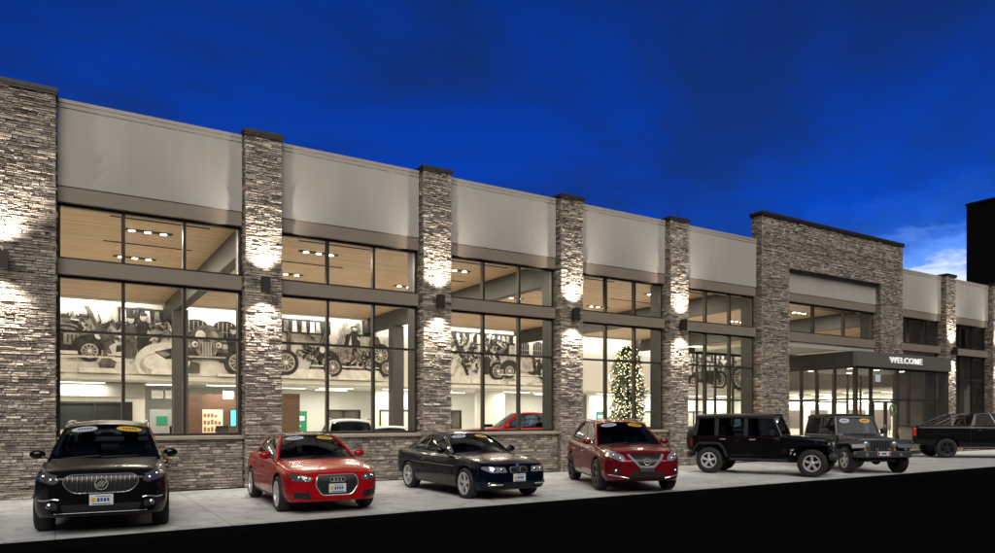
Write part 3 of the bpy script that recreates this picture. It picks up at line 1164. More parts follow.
mural(-1.3, 15.7, 'wide black and white mural of old cars and factory workers behind the first two bays', 5, [
    ('floor', -1.2, 8, 4), ('roof', 2.4, 2.6), ('arch', 5.0, 2.6), ('engine', .2, .9, 1.9), ('engine', 1.4, .7, 2.1), ('wing', 1.5, 1.15), ('car', -.2, 1.3, 1, .5, 0),
    ('mast', 2.0, -.9, 1, .9), ('mast', 2.6, .5, 0, 1.2), ('engine', 3.2, .9, 1.7), ('man', 2.9, 1.3, .7, 1), ('man', 3.4, 1.25, .9, 0), ('man', 4.9, 1.0, 1.5, 2), ('hood', 4.3, 1.0),
    ('engine', 4.6, .5, 2.0), ('front', 6.1, .95, .75), ('man', 7.3, 1.2, .6, 0), ('tyre', 7.5, .6, .7),
    ('mast', 9.9, 0, 1, .2), ('roof', 9.6, 2.5), ('mast', 11.0, 1.0, 1, .4), ('floor', 9.6, 5.5, 4), ('tyre', 9.8, .65, .8), ('mast', 12.0, .9, 2, .5), ('engine', 11.3, .6, 1.3),
    ('car', 13.2, 1.1, -1, .5, 2), ('man', 13.4, .9, 1.5, 0), ('tyre', 12.2, .5, .65), ('engine', 13.6, .6, 1.0), ('man', 14.5, 1.3, .8, 1), ('tyre', 14.8, .6, 1.4), ('tyre', 15.2, .45, .7)])
mural(18.7, 27.2, 'black and white mural of factory workers and machines above the red pickup', 9, [
    ('roof', 18.8, 8.2), ('engine', 19.6, 1.0, 1.9), ('mast', 19.3, 1.4, 3, .4), ('mast', 20.3, -1.0, 0, .5), ('engine', 20.8, 1.0, 1.4), ('man', 21.6, 1.35, .6, 0), ('mast', 21.0, .8, 4, .6),
    ('engine', 22.3, 1.0, 2.0), ('tyre', 22.4, .55, .8), ('man', 23.2, 1.3, .5, 1), ('car', 24.4, 1.2, 1, .4, 3), ('man', 25.2, 1.3, .7, 0), ('arch', 23.6, 3.4), ('engine', 25.8, .9, 1.2), ('man', 26.4, 1.4, .5, 2)])
mural(37.6, 45.6, 'black and white mural of an old motorcycle and dark posts, left of the stone tower', 3, [
    ('roof', 37.7, 5), ('mast', 38.8, .3, 0, .3), ('mast', 40.0, -.2, 1, .4), ('engine', 39.2, 1.0, 1.4), ('man', 40.6, 1.4, .5, 1), ('mast', 41.2, -.4, 0, .8), ('engine', 42.6, 1.0, 1.2),
    ('tyre', 44.0, .95, 1.0), ('tyre', 41.8, .7, .8), ('car', 40.2, 1.1, -1, .2, 0), ('engine', 43.0, .6, 1.6)])
# ------------------------------------------------------------------ vehicles
TYRE = mat('tyre_rubber', (.012, .012, .012), .75, bump=.2, bscale=90)
RIMS = mat('rim_silver', (.68, .68, .70), .32, .55)
RIMD = mat('rim_dark', (.05, .05, .055), .3, .8)
LINER = mat('wheel_liner', (.008, .008, .008), .9)
PLASTIC = mat('black_plastic', (.015, .015, .016), .55)
TRIMB = mat('gloss_black_trim', (.008, .008, .009), .15, coat=.5)
CHROME = mat('bright_chrome', (.80, .80, .81), .25, .72)
SEATM = mat('seat_dark', (.045, .045, .05), .7)
SEATT = mat('seat_tan', (.30, .24, .17), .7)
LENS = mat('headlamp_lens', (.42, .45, .48), .12, .55, coat=1.0)
LENSD = mat('headlamp_dark', (.13, .145, .16), .15, .5, coat=1.0)
BULB = mat('lamp_reflector', (.85, .87, .9), .10, .9)
TAILR = mat('tail_lamp_red', (.45, .008, .01), .15, coat=1.0, emit=(1, .02, .02), estr=.08)
AMBER = mat('amber_lens', (.6, .2, .02), .2, coat=.8)
PLATEW = mat('plate_white', (.62, .64, .68), .45)
PLATEB = mat('plate_blue', (.02, .05, .22), .5)
YELL = mat('decal_yellow', (.62, .38, .015), .5)
DECW = mat('decal_white', (.42, .48, .56), .5)
GRILLE = mat('grille_black', (.012, .012, .013), .4)


def paint(name, c, metal=.25, rough=.32):
    return mat(name, c, rough, metal, coat=.42, spec=.12)


def interp(pl, x):
    if x <= pl[0][0]:
        return pl[0][1]
    for (a, va), (b, vb) in zip(pl, pl[1:]):
        if x <= b:
            k = (x - a) / (b - a) if b > a else 0
            return va + (vb - va) * k
    return pl[-1][1]


def loft_body(cfg, m, parent):
    """one continuous lower body: closed rings from tail to nose, then wheel arches cut out"""
    xs = sorted(set([round(p[0], 3) for key in ('w', 'zt') for p in cfg[key]] +
                    [round(cfg['xr'] + (cfg['xf'] - cfg['xr']) * i / 22, 3) for i in range(23)]))
    keep = [xs[0]]
    for x in xs[1:]:
        if x - keep[-1] > .035:
            keep.append(x)
    xs = keep
    box = cfg.get('boxy', 0)
    rings = []
    for x in xs:
        w_ = interp(cfg['w'], x)
        zb = interp(cfg['zb'], x)
        zt = interp(cfg['zt'], x)
        cr_ = interp(cfg['crown'], x)
        h = zt - zb
        sh = .93 + .05 * box
        half = [(0, zb), (.80 * w_, zb), (.93 * w_, zb + .03 * h), (.985 * w_, zb + .16 * h), (1.0 * w_, zb + .36 * h), (.995 * w_, zb + .58 * h),
                (.985 * w_, zb + .76 * h), ((sh + .025) * w_, zb + .92 * h), (sh * w_ - .015, zt), ((.82 + .06 * box) * w_, zt + .55 * cr_), (.5 * w_, zt + .9 * cr_), (0, zt + cr_)]
        ring = [(x, y, z) for y, z in half] + [(x, -y, z) for y, z in half[-2:0:-1]]
        rings.append(ring)
    n = len(rings[0])
    mb = MB()
    for r_ in rings:
        mb.v += r_
    for i in range(len(rings) - 1):
        for j in range(n):
            j2 = (j + 1) % n
            mb.f.append((i * n + j, i * n + j2, (i + 1) * n + j2, (i + 1) * n + j))
    # rounded end caps: shrunk inner rings
    for (base, sgn) in ((0, -1), (len(rings) - 1, 1)):
        rg = rings[base]
        cz = (min(p[2] for p in rg) + max(p[2] for p in rg)) / 2
        o1 = len(mb.v)
        mb.v += [(p[0] + sgn * .016, p[1] * .95, cz + (p[2] - cz) * .93) for p in rg]
        o2 = len(mb.v)
        mb.v += [(p[0] + sgn * .026, p[1] * .72, cz + (p[2] - cz) * .72) for p in rg]
        for j in range(n):
            j2 = (j + 1) % n
            mb.f.append((base * n + j, base * n + j2, o1 + j2, o1 + j))
            mb.f.append((o1 + j, o1 + j2, o2 + j2, o2 + j))
        mb.f.append(tuple(o2 + j for j in range(n)))
    o_ = mb.build('body', m, None, smooth=True, sub=2, angle=0)
    # pressed edges: shoulder line, waist crease, sill
    cre = o_.data.attributes.new('crease_edge', 'FLOAT', 'EDGE')
    cw_ = {8: .62, n - 8: .62, 6: .45, n - 6: .45, 2: .5, n - 2: .5, 3: .2, n - 3: .2}
    lim = len(rings) * n
    for e in o_.data.edges:
        a_, b2_ = e.vertices
        if a_ < lim and b2_ < lim and a_ % n == b2_ % n and a_ % n in cw_:
            cre.data[e.index].value = cw_[a_ % n]
    cuts = []
    r_ = cfg['r'] + cfg.get('arch', .055)
    for x in (cfg['wb'] / 2, -cfg['wb'] / 2):
        c_ = MB().lathe([(r_, -2), (r_, 2)], 'y', 40, Matrix.Translation((x, 0, cfg['r'] + .015))).build('cut', LINER)
        cuts.append(c_)
        b = o_.modifiers.new('arch', 'BOOLEAN')
        b.object = c_
        b.operation = 'DIFFERENCE'
        b.solver = 'EXACT'
        b.material_mode = 'TRANSFER'
    bpy.context.view_layer.update()
    dg = bpy.context.evaluated_depsgraph_get()
    me = bpy.data.meshes.new_from_object(o_.evaluated_get(dg))
    old = o_.data
    o_.modifiers.clear()
    o_.data = me
    me.name = 'body'
    bpy.data.meshes.remove(old)
    for c_ in cuts:
        bpy.data.objects.remove(c_)
    for p in me.polygons:
        p.use_smooth = True
    try:
        me.set_sharp_from_angle(angle=R(38))
    except Exception:
        pass
    o_.parent = parent
    bv = BVHTree.FromPolygons([v.co[:] for v in me.vertices], [p.vertices[:] for p in me.polygons])
    return o_, bv


def densify(pts, d=.09):
    out = []
    for i, p in enumerate(pts):
        q = pts[(i + 1) % len(pts)]
        k = max(1, int(math.hypot(q[0] - p[0], q[1] - p[1]) / d))
        for j in range(k):
            out.append((p[0] + (q[0] - p[0]) * j / k, p[1] + (q[1] - p[1]) * j / k))
    return out


def rnd_poly(pts, r=.03, n=3):
    """rounded corners"""
    out = []
    k = len(pts)
    for i in range(k):
        a, b, c_ = Vector(pts[i - 1]), Vector(pts[i]), Vector(pts[(i + 1) % k])
        d1 = min(r, (a - b).length * .45)
        d2 = min(r, (c_ - b).length * .45)
        p1 = b + (a - b).normalized() * d1
        p2 = b + (c_ - b).normalized() * d2
        for j in range(n + 1):
            t_ = j / n
            q = p1 * (1 - t_) ** 2 + b * 2 * t_ * (1 - t_) + p2 * t_ ** 2
            out.append((q.x, q.y))
    return out


def patch(bv, pts, axis, sgn, off, depth=.02, rings=(1, .75, .45), mb=None, dens=.09):
    """panel that follows the body surface: outline in (y,z) for axis x, (x,z) for axis y, (x,y) for axis z"""
    pts = densify(pts, dens)
    n = len(pts)
    ca = sum(p[0] for p in pts) / n
    cb = sum(p[1] for p in pts) / n

    def hit(a, b):
        if axis == 'x':
            og, d = Vector((sgn * 6, a, b)), Vector((-sgn, 0, 0))
        elif axis == 'y':
            og, d = Vector((a, sgn * 4, b)), Vector((0, -sgn, 0))
        else:
            og, d = Vector((a, b, 5)), Vector((0, 0, -1))
        loc, nor, i, dd = bv.ray_cast(og, d)
        if loc is None:
            return None
        if nor.dot(d) > 0:
            nor = -nor
        return loc, nor, d
    c0 = hit(ca, cb)
    if c0 is None:
        return mb or MB()
    mb = mb or MB()
    vs = []
    skirt = []
    for ri, k in enumerate(rings):
        for (a, b) in pts:
            h = hit(ca + (a - ca) * k, cb + (b - cb) * k)
            if h is None:
                q = hit(ca + (a - ca) * k * .93, cb + (b - cb) * k * .93) or c0
                h = q
            loc, nor, d = h
            nn = (nor * .6 - d * .4).normalized()
            vs.append(loc + nn * off)
            if ri == 0:
                skirt.append(loc - nn * depth)
    cen = len(vs)
    vs.append(c0[0] + c0[1] * off)
    fs = []
    for ri in range(len(rings) - 1):
        for j in range(n):
            j2 = (j + 1) % n
            fs.append((ri * n + j, ri * n + j2, (ri + 1) * n + j2, (ri + 1) * n + j))
    last = (len(rings) - 1) * n
    for j in range(n):
        fs.append((last + j, last + (j + 1) % n, cen))
    so_ = len(vs)
    vs += skirt
    for j in range(n):
        j2 = (j + 1) % n
        fs.append((j, so_ + j, so_ + j2, j2))
    mb.add([tuple(v) for v in vs], fs)
    return mb


def hit_x(bv, y, z, sgn=1):
    loc, nor, i, d = bv.ray_cast(Vector((sgn * 6, y, z)), Vector((-sgn, 0, 0)))
    return loc.x if loc else 0


def hit_y(bv, x, z, sgn=1):
    loc, nor, i, d = bv.ray_cast(Vector((x, sgn * 4, z)), Vector((0, -sgn, 0)))
    return loc.y if loc else sgn * .8


def make_wheel(parent, x, y, r, w_, rr, style, rim_m, steer=0):
    s = 1 if y > 0 else -1
    M = Matrix.Translation((x, y, r)) @ Matrix.Rotation(steer, 4, 'Z')
    hub = MB().lathe([(rr * .98, s * (w_ / 2 - .09)), (rr * .98, s * (w_ / 2 - .10))], 'y', 28, M).build('wheel', RIMD, parent, smooth=True)
    t_ = MB()
    a = w_ / 2
    prof = [(rr - .012, -a + .02), (rr + .02, -a), (r - .035, -a - .004), (r - .012, -a + .02), (r, -a + .045), (r + .001, 0), (r, a - .045), (r - .012, a - .02), (r - .035, a + .004), (rr + .02, a), (rr - .012, a - .02)]
    t_.lathe([(p, q * s) for p, q in prof], 'y', 40, M, closed=True)
    t_.build('tyre', TYRE, hub, smooth=True, angle=50)
    m = MB()
    m.lathe([(rr - .004, s * (a - .09)), (rr - .004, s * (a - .012)), (rr + .006, s * (a + .0)), (rr - .026, s * (a - .006)), (rr - .034, s * (a - .09))], 'y', 36, M, closed=True)
    m.lathe([(.062, s * (a - .08)), (.062, s * (a - .03)), (.045, s * (a - .016)), (.002, s * (a - .014))], 'y', 18, M)
    n, spread = {'five': (5, .12), 'ten': (10, 0), 'double': (5, .15), 'five_wide': (5, 0), 'multi': (9, .07)}[style]
    for k in range(n):
        q0 = 2 * math.pi * k / n + .3
        for sp in ((-spread, spread) if spread else (0,)):
            q1 = q0 + sp
            A = Vector((math.cos(q0 + sp * .35) * .05, 0, math.sin(q0 + sp * .35) * .05))
            B = Vector((math.cos(q1) * (rr - .018), 0, math.sin(q1) * (rr - .018)))
            d = (B - A).normalized()
            pz = Vector((-d.z, 0, d.x))
            wa, wb_ = {'five': (.026, .017), 'double': (.022, .015), 'ten': (.024, .016)}.get(style, (.046, .038))
            ya, yb = s * (a - .026), s * (a - .014)
            vs = []
            for (P, ww, yy) in ((A, wa, ya), (B, wb_, yb)):
                for (u, v) in ((-1, -.028), (1, -.028), (1, 0), (-1, 0)):
                    p = P + pz * ww * u
                    vs.append(tuple(M @ Vector((p.x, yy + s * v, p.z))))
            m.add(vs, [(0, 1, 2, 3), (4, 7, 6, 5), (0, 4, 5, 1), (1, 5, 6, 2), (2, 6, 7, 3), (3, 7, 4, 0)])
    m.build('rim', rim_m, hub, smooth=True, angle=30)
    return hub


def four_wheels(root, cfg, steer=0):
    for x in (cfg['wb'] / 2, -cfg['wb'] / 2):
        for s in (1, -1):
            make_wheel(root, x, s * (cfg['track'] / 2), cfg['r'], cfg['tw'], cfg['rr'], cfg['style'], cfg['rim'], steer if x > 0 else 0)


def greenhouse(root, cfg, m, glass_front, glass_side, seat_m):
    A0, A1, D1, D0 = [Vector(cfg[k]) for k in ('A0', 'A1', 'D1', 'D0')]
    rb, bb = cfg.get('roof_bulge', .05), cfg.get('belt_bulge', .03)
    crown = cfg.get('roof_crown', .05)
    wf, rf = cfg.get('wind_bulge', .16), cfg.get('rear_bulge', .10)

    def rail(u):
        p = A1.lerp(D1, u)
        p.z += rb * 4 * u * (1 - u)
        p.y += .02 * 4 * u * (1 - u)
        return p

    def belt(u):
        p = A0.lerp(D0, u)
        p.y += bb * 4 * u * (1 - u)
        p.z -= cfg.get('belt_dip', 0) * 4 * u * (1 - u)
        return p

    def side(u, v, s, off=0):
        p = belt(u).lerp(rail(u), v)
        p.y += .022 * 4 * v * (1 - v) + off
        return Vector((p.x, p.y * s, p.z))

    def wind(t_, v, off=0):     # t_ -1..1 across
        a = Vector((A0.x + wf * (1 - t_ * t_), A0.y * t_, A0.z + .03 * (1 - t_ * t_)))
        b = Vector((A1.x + wf * .5 * (1 - t_ * t_), A1.y * t_, A1.z + crown * (1 - t_ * t_)))
        p = a.lerp(b, v)
        p.z += .02 * 4 * v * (1 - v) + off
        return p

    def rear(t_, v, off=0):
        a = Vector((D0.x - rf * (1 - t_ * t_), D0.y * t_, D0.z + .02 * (1 - t_ * t_)))
        b = Vector((D1.x - rf * .4 * (1 - t_ * t_), D1.y * t_, D1.z + crown * (1 - t_ * t_)))
        p = a.lerp(b, v)
        p.z += .015 * 4 * v * (1 - v) + off
        return p
    # roof skin with thickness
    rm = MB()

    def roofp(u, t_):
        t2 = t_ * 2 - 1
        p = rail(u)
        x = p.x + (wf * .5 * (1 - u) - rf * .4 * u) * (1 - t2 * t2)
        return (x, (p.y + .012) * t2, p.z + crown * (1 - t2 * t2) + .012 - (.02 if abs(t2) > .99 else 0))
    rm.grid(roofp, 14, 12, (0, 0, -.045))
    rm.build('roof', cfg.get('roof_mat', m), root, smooth=True, angle=50)
    # pillars
    d = cfg.get('glass', (.045, .955))
    for s in (1, -1):
        pl = MB()
        bars = [(0, d[0]), (d[1], 1)]
        for (a, b) in bars:
            pl.grid(lambda i, j, a=a, b=b, s=s: side(a + (b - a) * i, j * 1.0, s, .008), 2, 8, (0, -.05 * s, 0))
        # frame round the windscreen and the rear window
        pl.tube([wind(s * .985, v / 8, .004) for v in range(9)], .026, 6)
        pl.tube([rear(s * .985, v / 8, .004) for v in range(9)], .026, 6)
        pl.tube([side(u / 12, 1, s, .0) for u in range(13)], .024, 6)
        pl.build('pillar', m, root, smooth=True, angle=40)
    for s in (1, -1):
        for ub in cfg.get('bars', (.5,)):
            bp = MB()
            bp.grid(lambda i, j, s=s: side(ub - .016 + .032 * i + (.0 * j), j, s, .007), 2, 8, (0, -.04 * s, 0))
            bp.build('pillar', TRIMB, root, smooth=True, angle=40)
    cuts = [d[0]] + list(cfg.get('bars', (.5,))) + [d[1]]
    for s in (1, -1):
        for k, (a, b) in enumerate(zip(cuts, cuts[1:])):
            a2, b2 = a + (.016 if k else 0), b - (.016 if k < len(cuts) - 2 else 0)
            g_ = MB().grid(lambda i, j: side(a2 + (b2 - a2) * i, .02 + .95 * j, s, 0), 6, 5, (0, -.005 * s, 0))
            gm = glass_side if k == 0 else cfg.get('rear_side_glass', glass_side)
            g_.build('side_window', gm, root, smooth=True, angle=50)
    # bright or black moulding under the side glass
    ml = MB()
    for s in (1, -1):
        ml.tube([side(d[0] * .6 + (d[1] - d[0] * .6) * u / 14, .015, s, .010) for u in range(15)], .012, 5)
        if cfg.get('chrome_loop'):
            ml.tube([side(d[0] + (d[1] - d[0]) * u / 14, .97, s, .006) for u in range(15)], .010, 5)
            ml.tube([side(d[1], v / 6, s, .010) for v in range(7)], .010, 5)
    ml.build('window_moulding', cfg.get('moulding', TRIMB), root, smooth=True)
    ws = MB().grid(lambda i, j: wind(-.96 + 1.92 * i, .02 + .96 * j), 12, 6, (-.004, 0, -.004)).build('windshield', glass_front, root, smooth=True, angle=60)
    MB().grid(lambda i, j: rear(-.96 + 1.92 * i, .03 + .93 * j), 10, 6, (.004, 0, -.004)).build('rear_window', cfg.get('rear_side_glass', glass_side), root, smooth=True, angle=60)
    # oval price decals at the top of the windscreen
    for (t0, dm) in cfg.get('decals', ((-.52, DECW), (.52, YELL))):
        dv = MB()
        vs = [wind(t0, .87, .007)]
        for q in range(20):
            a = 2 * math.pi * q / 20
            vs.append(wind(t0 + .30 * math.cos(a), .87 + .085 * math.sin(a), .007))
        dv.add(vs, [(0, 1 + q, 1 + (q + 1) % 20) for q in range(20)])
        vs2 = [v - Vector((.003, 0, .003)) for v in vs]
        dv.add(vs2, [(0, 1 + (q + 1) % 20, 1 + q) for q in range(20)])
        dd = dv.build('price_decal', dm, ws)
        tk = MB()
        for q in range(5):
            c_ = t0 - .15 + q * .07
            tk.add([wind(c_, .84, .011), wind(c_ + .045, .84, .011), wind(c_ + .045, .90, .011), wind(c_, .90, .011)], [(0, 1, 2, 3)])
        tk.build('decal_mark', PLATEB if dm is DECW else PLASTIC, dd)
    # cowl and wipers
    wp = MB()
    for t0, t1 in ((-.75, -.1), (-.05, .6)):
        wp.tube([wind(t0, .015, .02), wind(t0 + (t1 - t0) * .5, .03, .022), wind(t1, .05, .02)], .009, 5)
    wp.build('wiper', PLASTIC, root)
    # cabin: tray over the body, dash, seats, wheel
    tr = MB()
    tr.grid(lambda i, j: Vector((A0.x + wf * .8 + (D0.x - A0.x - wf * .8) * i, (A0.y * .93 + (D0.y - A0.y) * .93 * i) * (2 * j - 1), A0.z + (D0.z - A0.z) * i + cfg.get('tray', .03) + .018 * (1 - (2 * j - 1) ** 2))), 8, 6, (0, 0, -.03))
    tr.build('cabin_tray', SEATM, root, smooth=True)
    st_ = MB()
    xs_ = cfg['seats']
    top = (A1.z + D1.z) / 2 + rb - .12
    for k, x in enumerate(xs_):
        for y in (.36, -.36):
            zb_ = A0.z - .02
            b = [(x + .10, y - .23, zb_), (x + .10, y + .23, zb_), (x - .04, y + .23, zb_), (x - .04, y - .23, zb_)]
            tz = min(top, A0.z + .24)
            st_.hexa(b + [(x - .02, y - .20, tz), (x - .02, y + .20, tz), (x - .12, y + .20, tz), (x - .12, y - .20, tz)])
            st_.hexa([(x - .03, y - .12, tz + .03), (x - .03, y + .12, tz + .03), (x - .12, y + .12, tz + .03), (x - .12, y - .12, tz + .03),
                      (x - .05, y - .10, tz + .18), (x - .05, y + .10, tz + .18), (x - .12, y + .10, tz + .18), (x - .12, y - .10, tz + .18)])
    st_.build('seat', seat_m, root, bevel=.03)
    swx = xs_[0] + .42
    MB().tube([(swx + .06 * math.cos(a * .393) * 0 + .05 * math.sin(a * .393), .36 + .18 * math.cos(a * .393), A0.z + .05 + .17 * math.sin(a * .393)) for a in range(16)], .014, 6, closed=True).build('steering_wheel', SEATM, root, smooth=True)
    MB().lathe([(.03, 0), (.03, .02)], 'x', 10, Matrix.Translation((A1.x + .02, 0, A1.z - .09)) @ Matrix.Diagonal((1, 3.6, 1, 1))).build('rear_view_mirror', PLASTIC, root)
    # door mirrors
    for s in (1, -1):
        p = belt(cfg.get('mirror_u', .10))
        mm = MB()
        mm.ball((p.x - .01, s * (p.y + .17), p.z + .09), (.065, .115, .075), 14, 8)
        mr = mm.build('door_mirror', cfg.get('mirror_mat', m), root, smooth=True)
        MB().hexa([(p.x - .05, s * (p.y - .02), p.z - .01), (p.x + .04, s * (p.y - .02), p.z - .01), (p.x + .04, s * (p.y + .12), p.z + .05), (p.x - .05, s * (p.y + .12), p.z + .05),
                   (p.x - .05, s * (p.y - .02), p.z + .03), (p.x + .03, s * (p.y - .02), p.z + .03), (p.x + .03, s * (p.y + .12), p.z + .09), (p.x - .05, s * (p.y + .12), p.z + .09)]).build('mirror_arm', PLASTIC, mr)
    return side, wind, rear


def doors(root, bv, cfg, m, handle_m):
    for (xa, xb, za, zb_, fa) in cfg['doors']:
        for s in (1, -1):
            pts = rnd_poly([(xa, za), (xb, za), (xb + fa, zb_), (xa, zb_)], .06)
            d_ = patch(bv, pts, 'y', s, .004, .012).build('door', m, root, smooth=True, angle=40)
            hz = zb_ - .10
            hx = xa + .10
            y = hit_y(bv, hx + .08, hz, s)
            MB().tube([(hx, y + s * .004, hz), (hx + .03, y + s * .035, hz), (hx + .15, y + s * .035, hz), (hx + .18, y + s * .004, hz)], .013, 6).build('handle', handle_m, d_, smooth=True)


def plate(root, bv, z, x=None, mark=True, y=0, sgn=1):
    x0 = (hit_x(bv, y, z, sgn) if x is None else x) + .012 * sgn
    xa, xb = sorted((x0, x0 + .014 * sgn))
    p = MB().box(xa, xb, y - .155, y + .155, z - .08, z + .08).build('licence_plate', PLATEW, root, bevel=.006)
    if mark:
        xf_ = xb if sgn > 0 else xa
        k = MB()
        # dealer insert: blue heavy lettering strokes between thin blue bars
        for i in range(4):
            a = y - .055 + i * .042
            k.box(xf_, xf_ + .003 * sgn, a, a + .030, z - .026 + (.006 if i % 2 else 0), z + .028)
        k.box(xf_, xf_ + .003 * sgn, y - .12, y + .12, z - .064, z - .052)
        k.box(xf_, xf_ + .003 * sgn, y - .07, y + .12, z + .05, z + .058)
        k.build('plate_print', PLATEB, p)
        MB().lathe([(.034, xf_), (.034, xf_ + .003 * sgn)], 'x', 14, Matrix.Translation((0, y - .10, z + .004))).build('plate_print', YELL, p)
    return p


def lamp_unit(root, bv, outline, lens_m, bulbs=(), sgn=1, name='headlight'):
    for s in (1, -1):
        pts = rnd_poly([(y * s, z) for y, z in outline], .025)
        h = patch(bv, pts, 'x', sgn, .008, .02, dens=.05).build(name, lens_m, root, smooth=True, angle=40)
        for (y, z, r) in bulbs:
            x = hit_x(bv, y * s, z, sgn)
            MB().ball((x + .004 * sgn, y * s, z), (.016, r, r), 12, 6).build('reflector', BULB, h, smooth=True)


def car(name, label, cat, loc, heading, cfg, m, group=None):
    root = thing(name, label, cat, (*loc, 0), heading, group)
    body, bv = loft_body(cfg, m, root)
    four_wheels(root, cfg, cfg.get('steer', 0))
    greenhouse(root, cfg, m, cfg.get('wglass', CARGLASS), cfg.get('sglass', CARGLASS), cfg.get('seatm', SEATM))
    doors(root, bv, cfg, m, cfg.get('handle', m))
    xf_, xr_, wbh = cfg['xf'], cfg['xr'], cfg['wb'] / 2
    zt_f = interp(cfg['zt'], wbh + .46)
    zt_r = interp(cfg['zt'], -wbh - .50)
    for s in (1, -1):
        cut_line(root, bv, [(wbh + .47, cfg['r'] + .16 + (zt_f - cfg['r'] - .24) * t / 5) for t in range(6)], 'y', s, 'bumper_seam', .005)
        cut_line(root, bv, [(-wbh - .50, cfg['r'] + .16 + (zt_r - cfg['r'] - .24) * t / 5) for t in range(6)], 'y', s, 'bumper_seam', .005)
        cut_line(root, bv, [(-wbh + cfg['r'] + .12 + (cfg['wb'] - 2 * cfg['r'] - .24) * t / 8, interp(cfg['zb'], 0) + .055) for t in range(9)], 'y', s, 'sill', .02, PLASTIC)
    return root, body, bv


def cut_line(root, bv, pts, axis, sgn, name='bonnet_seam', r=.006, m=None):
    out = []
    for a, b in pts:
        if axis == 'z':
            loc, nor, i, d = bv.ray_cast(Vector((a, b, 5)), Vector((0, 0, -1)))
        elif axis == 'y':
            loc, nor, i, d = bv.ray_cast(Vector((a, sgn * 4, b)), Vector((0, -sgn, 0)))
        else:
            loc, nor, i, d = bv.ray_cast(Vector((sgn * 6, a, b)), Vector((-sgn, 0, 0)))
        if loc:
            out.append(loc)
    if len(out) > 1:
        return MB().tube(out, r, 6).build(name, m or PLASTIC, root, smooth=True)


def off_y(outline, s):
    return [(y * s, z) for y, z in outline]


HP = -math.pi / 2
# ---- black crossover, nose towards the lot ---------------------------------
BLACK = paint('black_paint', (.004, .004, .005), .0, .3)
cfg = dict(wb=2.74, r=.365, tw=.235, rr=.245, track=1.60, style='ten', rim=RIMS, xf=2.29, xr=-2.33,
           w=[(-2.33, .70), (-2.2, .82), (-1.9, .895), (-1, .92), (1.2, .92), (1.7, .905), (2.0, .87), (2.17, .79), (2.29, .66)],
           zb=[(-2.33, .42), (-2.0, .30), (-1.2, .24), (1.2, .24), (2.0, .25), (2.29, .30)],
           zt=[(-2.33, .95), (-2.2, 1.06), (-1.9, 1.10), (.9, 1.03), (1.2, 1.02), (1.75, .98), (2.05, .96), (2.2, .93), (2.29, .86)],
           crown=[(-2.33, .02), (-1, .04), (1.2, .06), (2.0, .05), (2.29, .02)],
           A0=(1.02, .80, 1.04), A1=(.28, .62, 1.55), D1=(-1.72, .60, 1.56), D0=(-2.10, .74, 1.12), roof_bulge=.06, roof_crown=.06,
           bars=(.36, .70), glass=(.05, .93), seats=(.05, -.85), doors=[(-.12, .98, .34, .98, .0), (-1.05, -.14, .36, 1.00, .02)], moulding=CHROME, handle=CHROME)
car_a, body, bv = car('parked_car', 'black crossover facing the lot with silver waterfall grille, at the left end', 'car', (.80, -3.80), HP - .094, cfg, BLACK)
gpts = rnd_poly([(-.38, .635), (.38, .635), (.50, .79), (.44, .895), (-.44, .895), (-.50, .79)], .10, 5)
gr = patch(bv, gpts, 'x', 1, .010, .02, dens=.05).build('grille', GRILLE, car_a, smooth=True)
cut_line(gr, bv, gpts + gpts[:1], 'x', 1, 'grille_frame', .011, CHROME)
k = MB()
for i in range(15):
    y = -.43 + i * .0615
    top_, bot = .88 - .02 * abs(y), .65 + max(0, abs(y) - .34) * 1.1
    pts = [Vector((hit_x(bv, y, bot + (top_ - bot) * j / 4) + .022, y, bot + (top_ - bot) * j / 4)) for j in range(5)]
    k.tube(pts, .0075, 6)
k.build('grille_slats', mat('dark_satin_chrome', (.16, .16, .165), .28, .8), gr, smooth=True)
xg = hit_x(bv, 0, .76) + .035
MB().lathe([(.085, xg - .02), (.085, xg - .012)], 'x', 20, Matrix.Translation((0, 0, .765))).build('emblem', GRILLE, gr)
MB().tube([(xg, .085 * math.cos(a * .393), .765 + .085 * math.sin(a * .393)) for a in range(16)], .010, 6, closed=True).build('emblem', CHROME, gr, smooth=True)
k = MB()
for q in (-.04, 0, .04):
    k.hexa([(xg - .01, q - .045, .72), (xg - .01, q - .02, .72), (xg - .01, q + .045, .81), (xg - .01, q + .02, .81),
            (xg + .008, q - .045, .72), (xg + .008, q - .02, .72), (xg + .008, q + .045, .81), (xg + .008, q + .02, .81)])
k.build('emblem', CHROME, gr)
lamp_unit(car_a, bv, [(.54, .80), (.62, .765), (.82, .82), (.87, .98), (.80, 1.0), (.58, .88)], LENSD, [(.64, .825, .034), (.74, .87, .040)])
for s in (1, -1):
    cut_line(car_a, bv, [(s * (.56 + .26 * t / 6), .885 + .09 * (t / 6) ** 1.3) for t in range(7)], 'x', 1, 'daytime_strip', .009, BULB)
    f = patch(bv, rnd_poly(off_y([(.56, .40), (.78, .42), (.80, .53), (.56, .50)], s), .03), 'x', 1, .006, .02, dens=.05).build('fog_lamp', PLASTIC, car_a)
    x = hit_x(bv, s * .66, .46)
    MB().ball((x + .006, s * .66, .46), (.02, .042, .042), 12, 6).build('reflector', BULB, f, smooth=True)
    cut_line(car_a, bv, [(s * (.54 + .27 * t / 6), .545 + .01 * math.sin(t)) for t in range(7)], 'x', 1, 'bumper_trim', .011, CHROME)
    MB().tube([(.1 - 1.75 * t / 8, s * .60, 1.64 + .035 * math.sin(math.pi * t / 8)) for t in range(9)], .017, 6).build('roof_rail', CHROME, car_a, smooth=True)
    cut_line(car_a, bv, [(1.0 + .9 * t / 8, s * (.70 - .10 * t / 8)) for t in range(9)], 'z', 1)
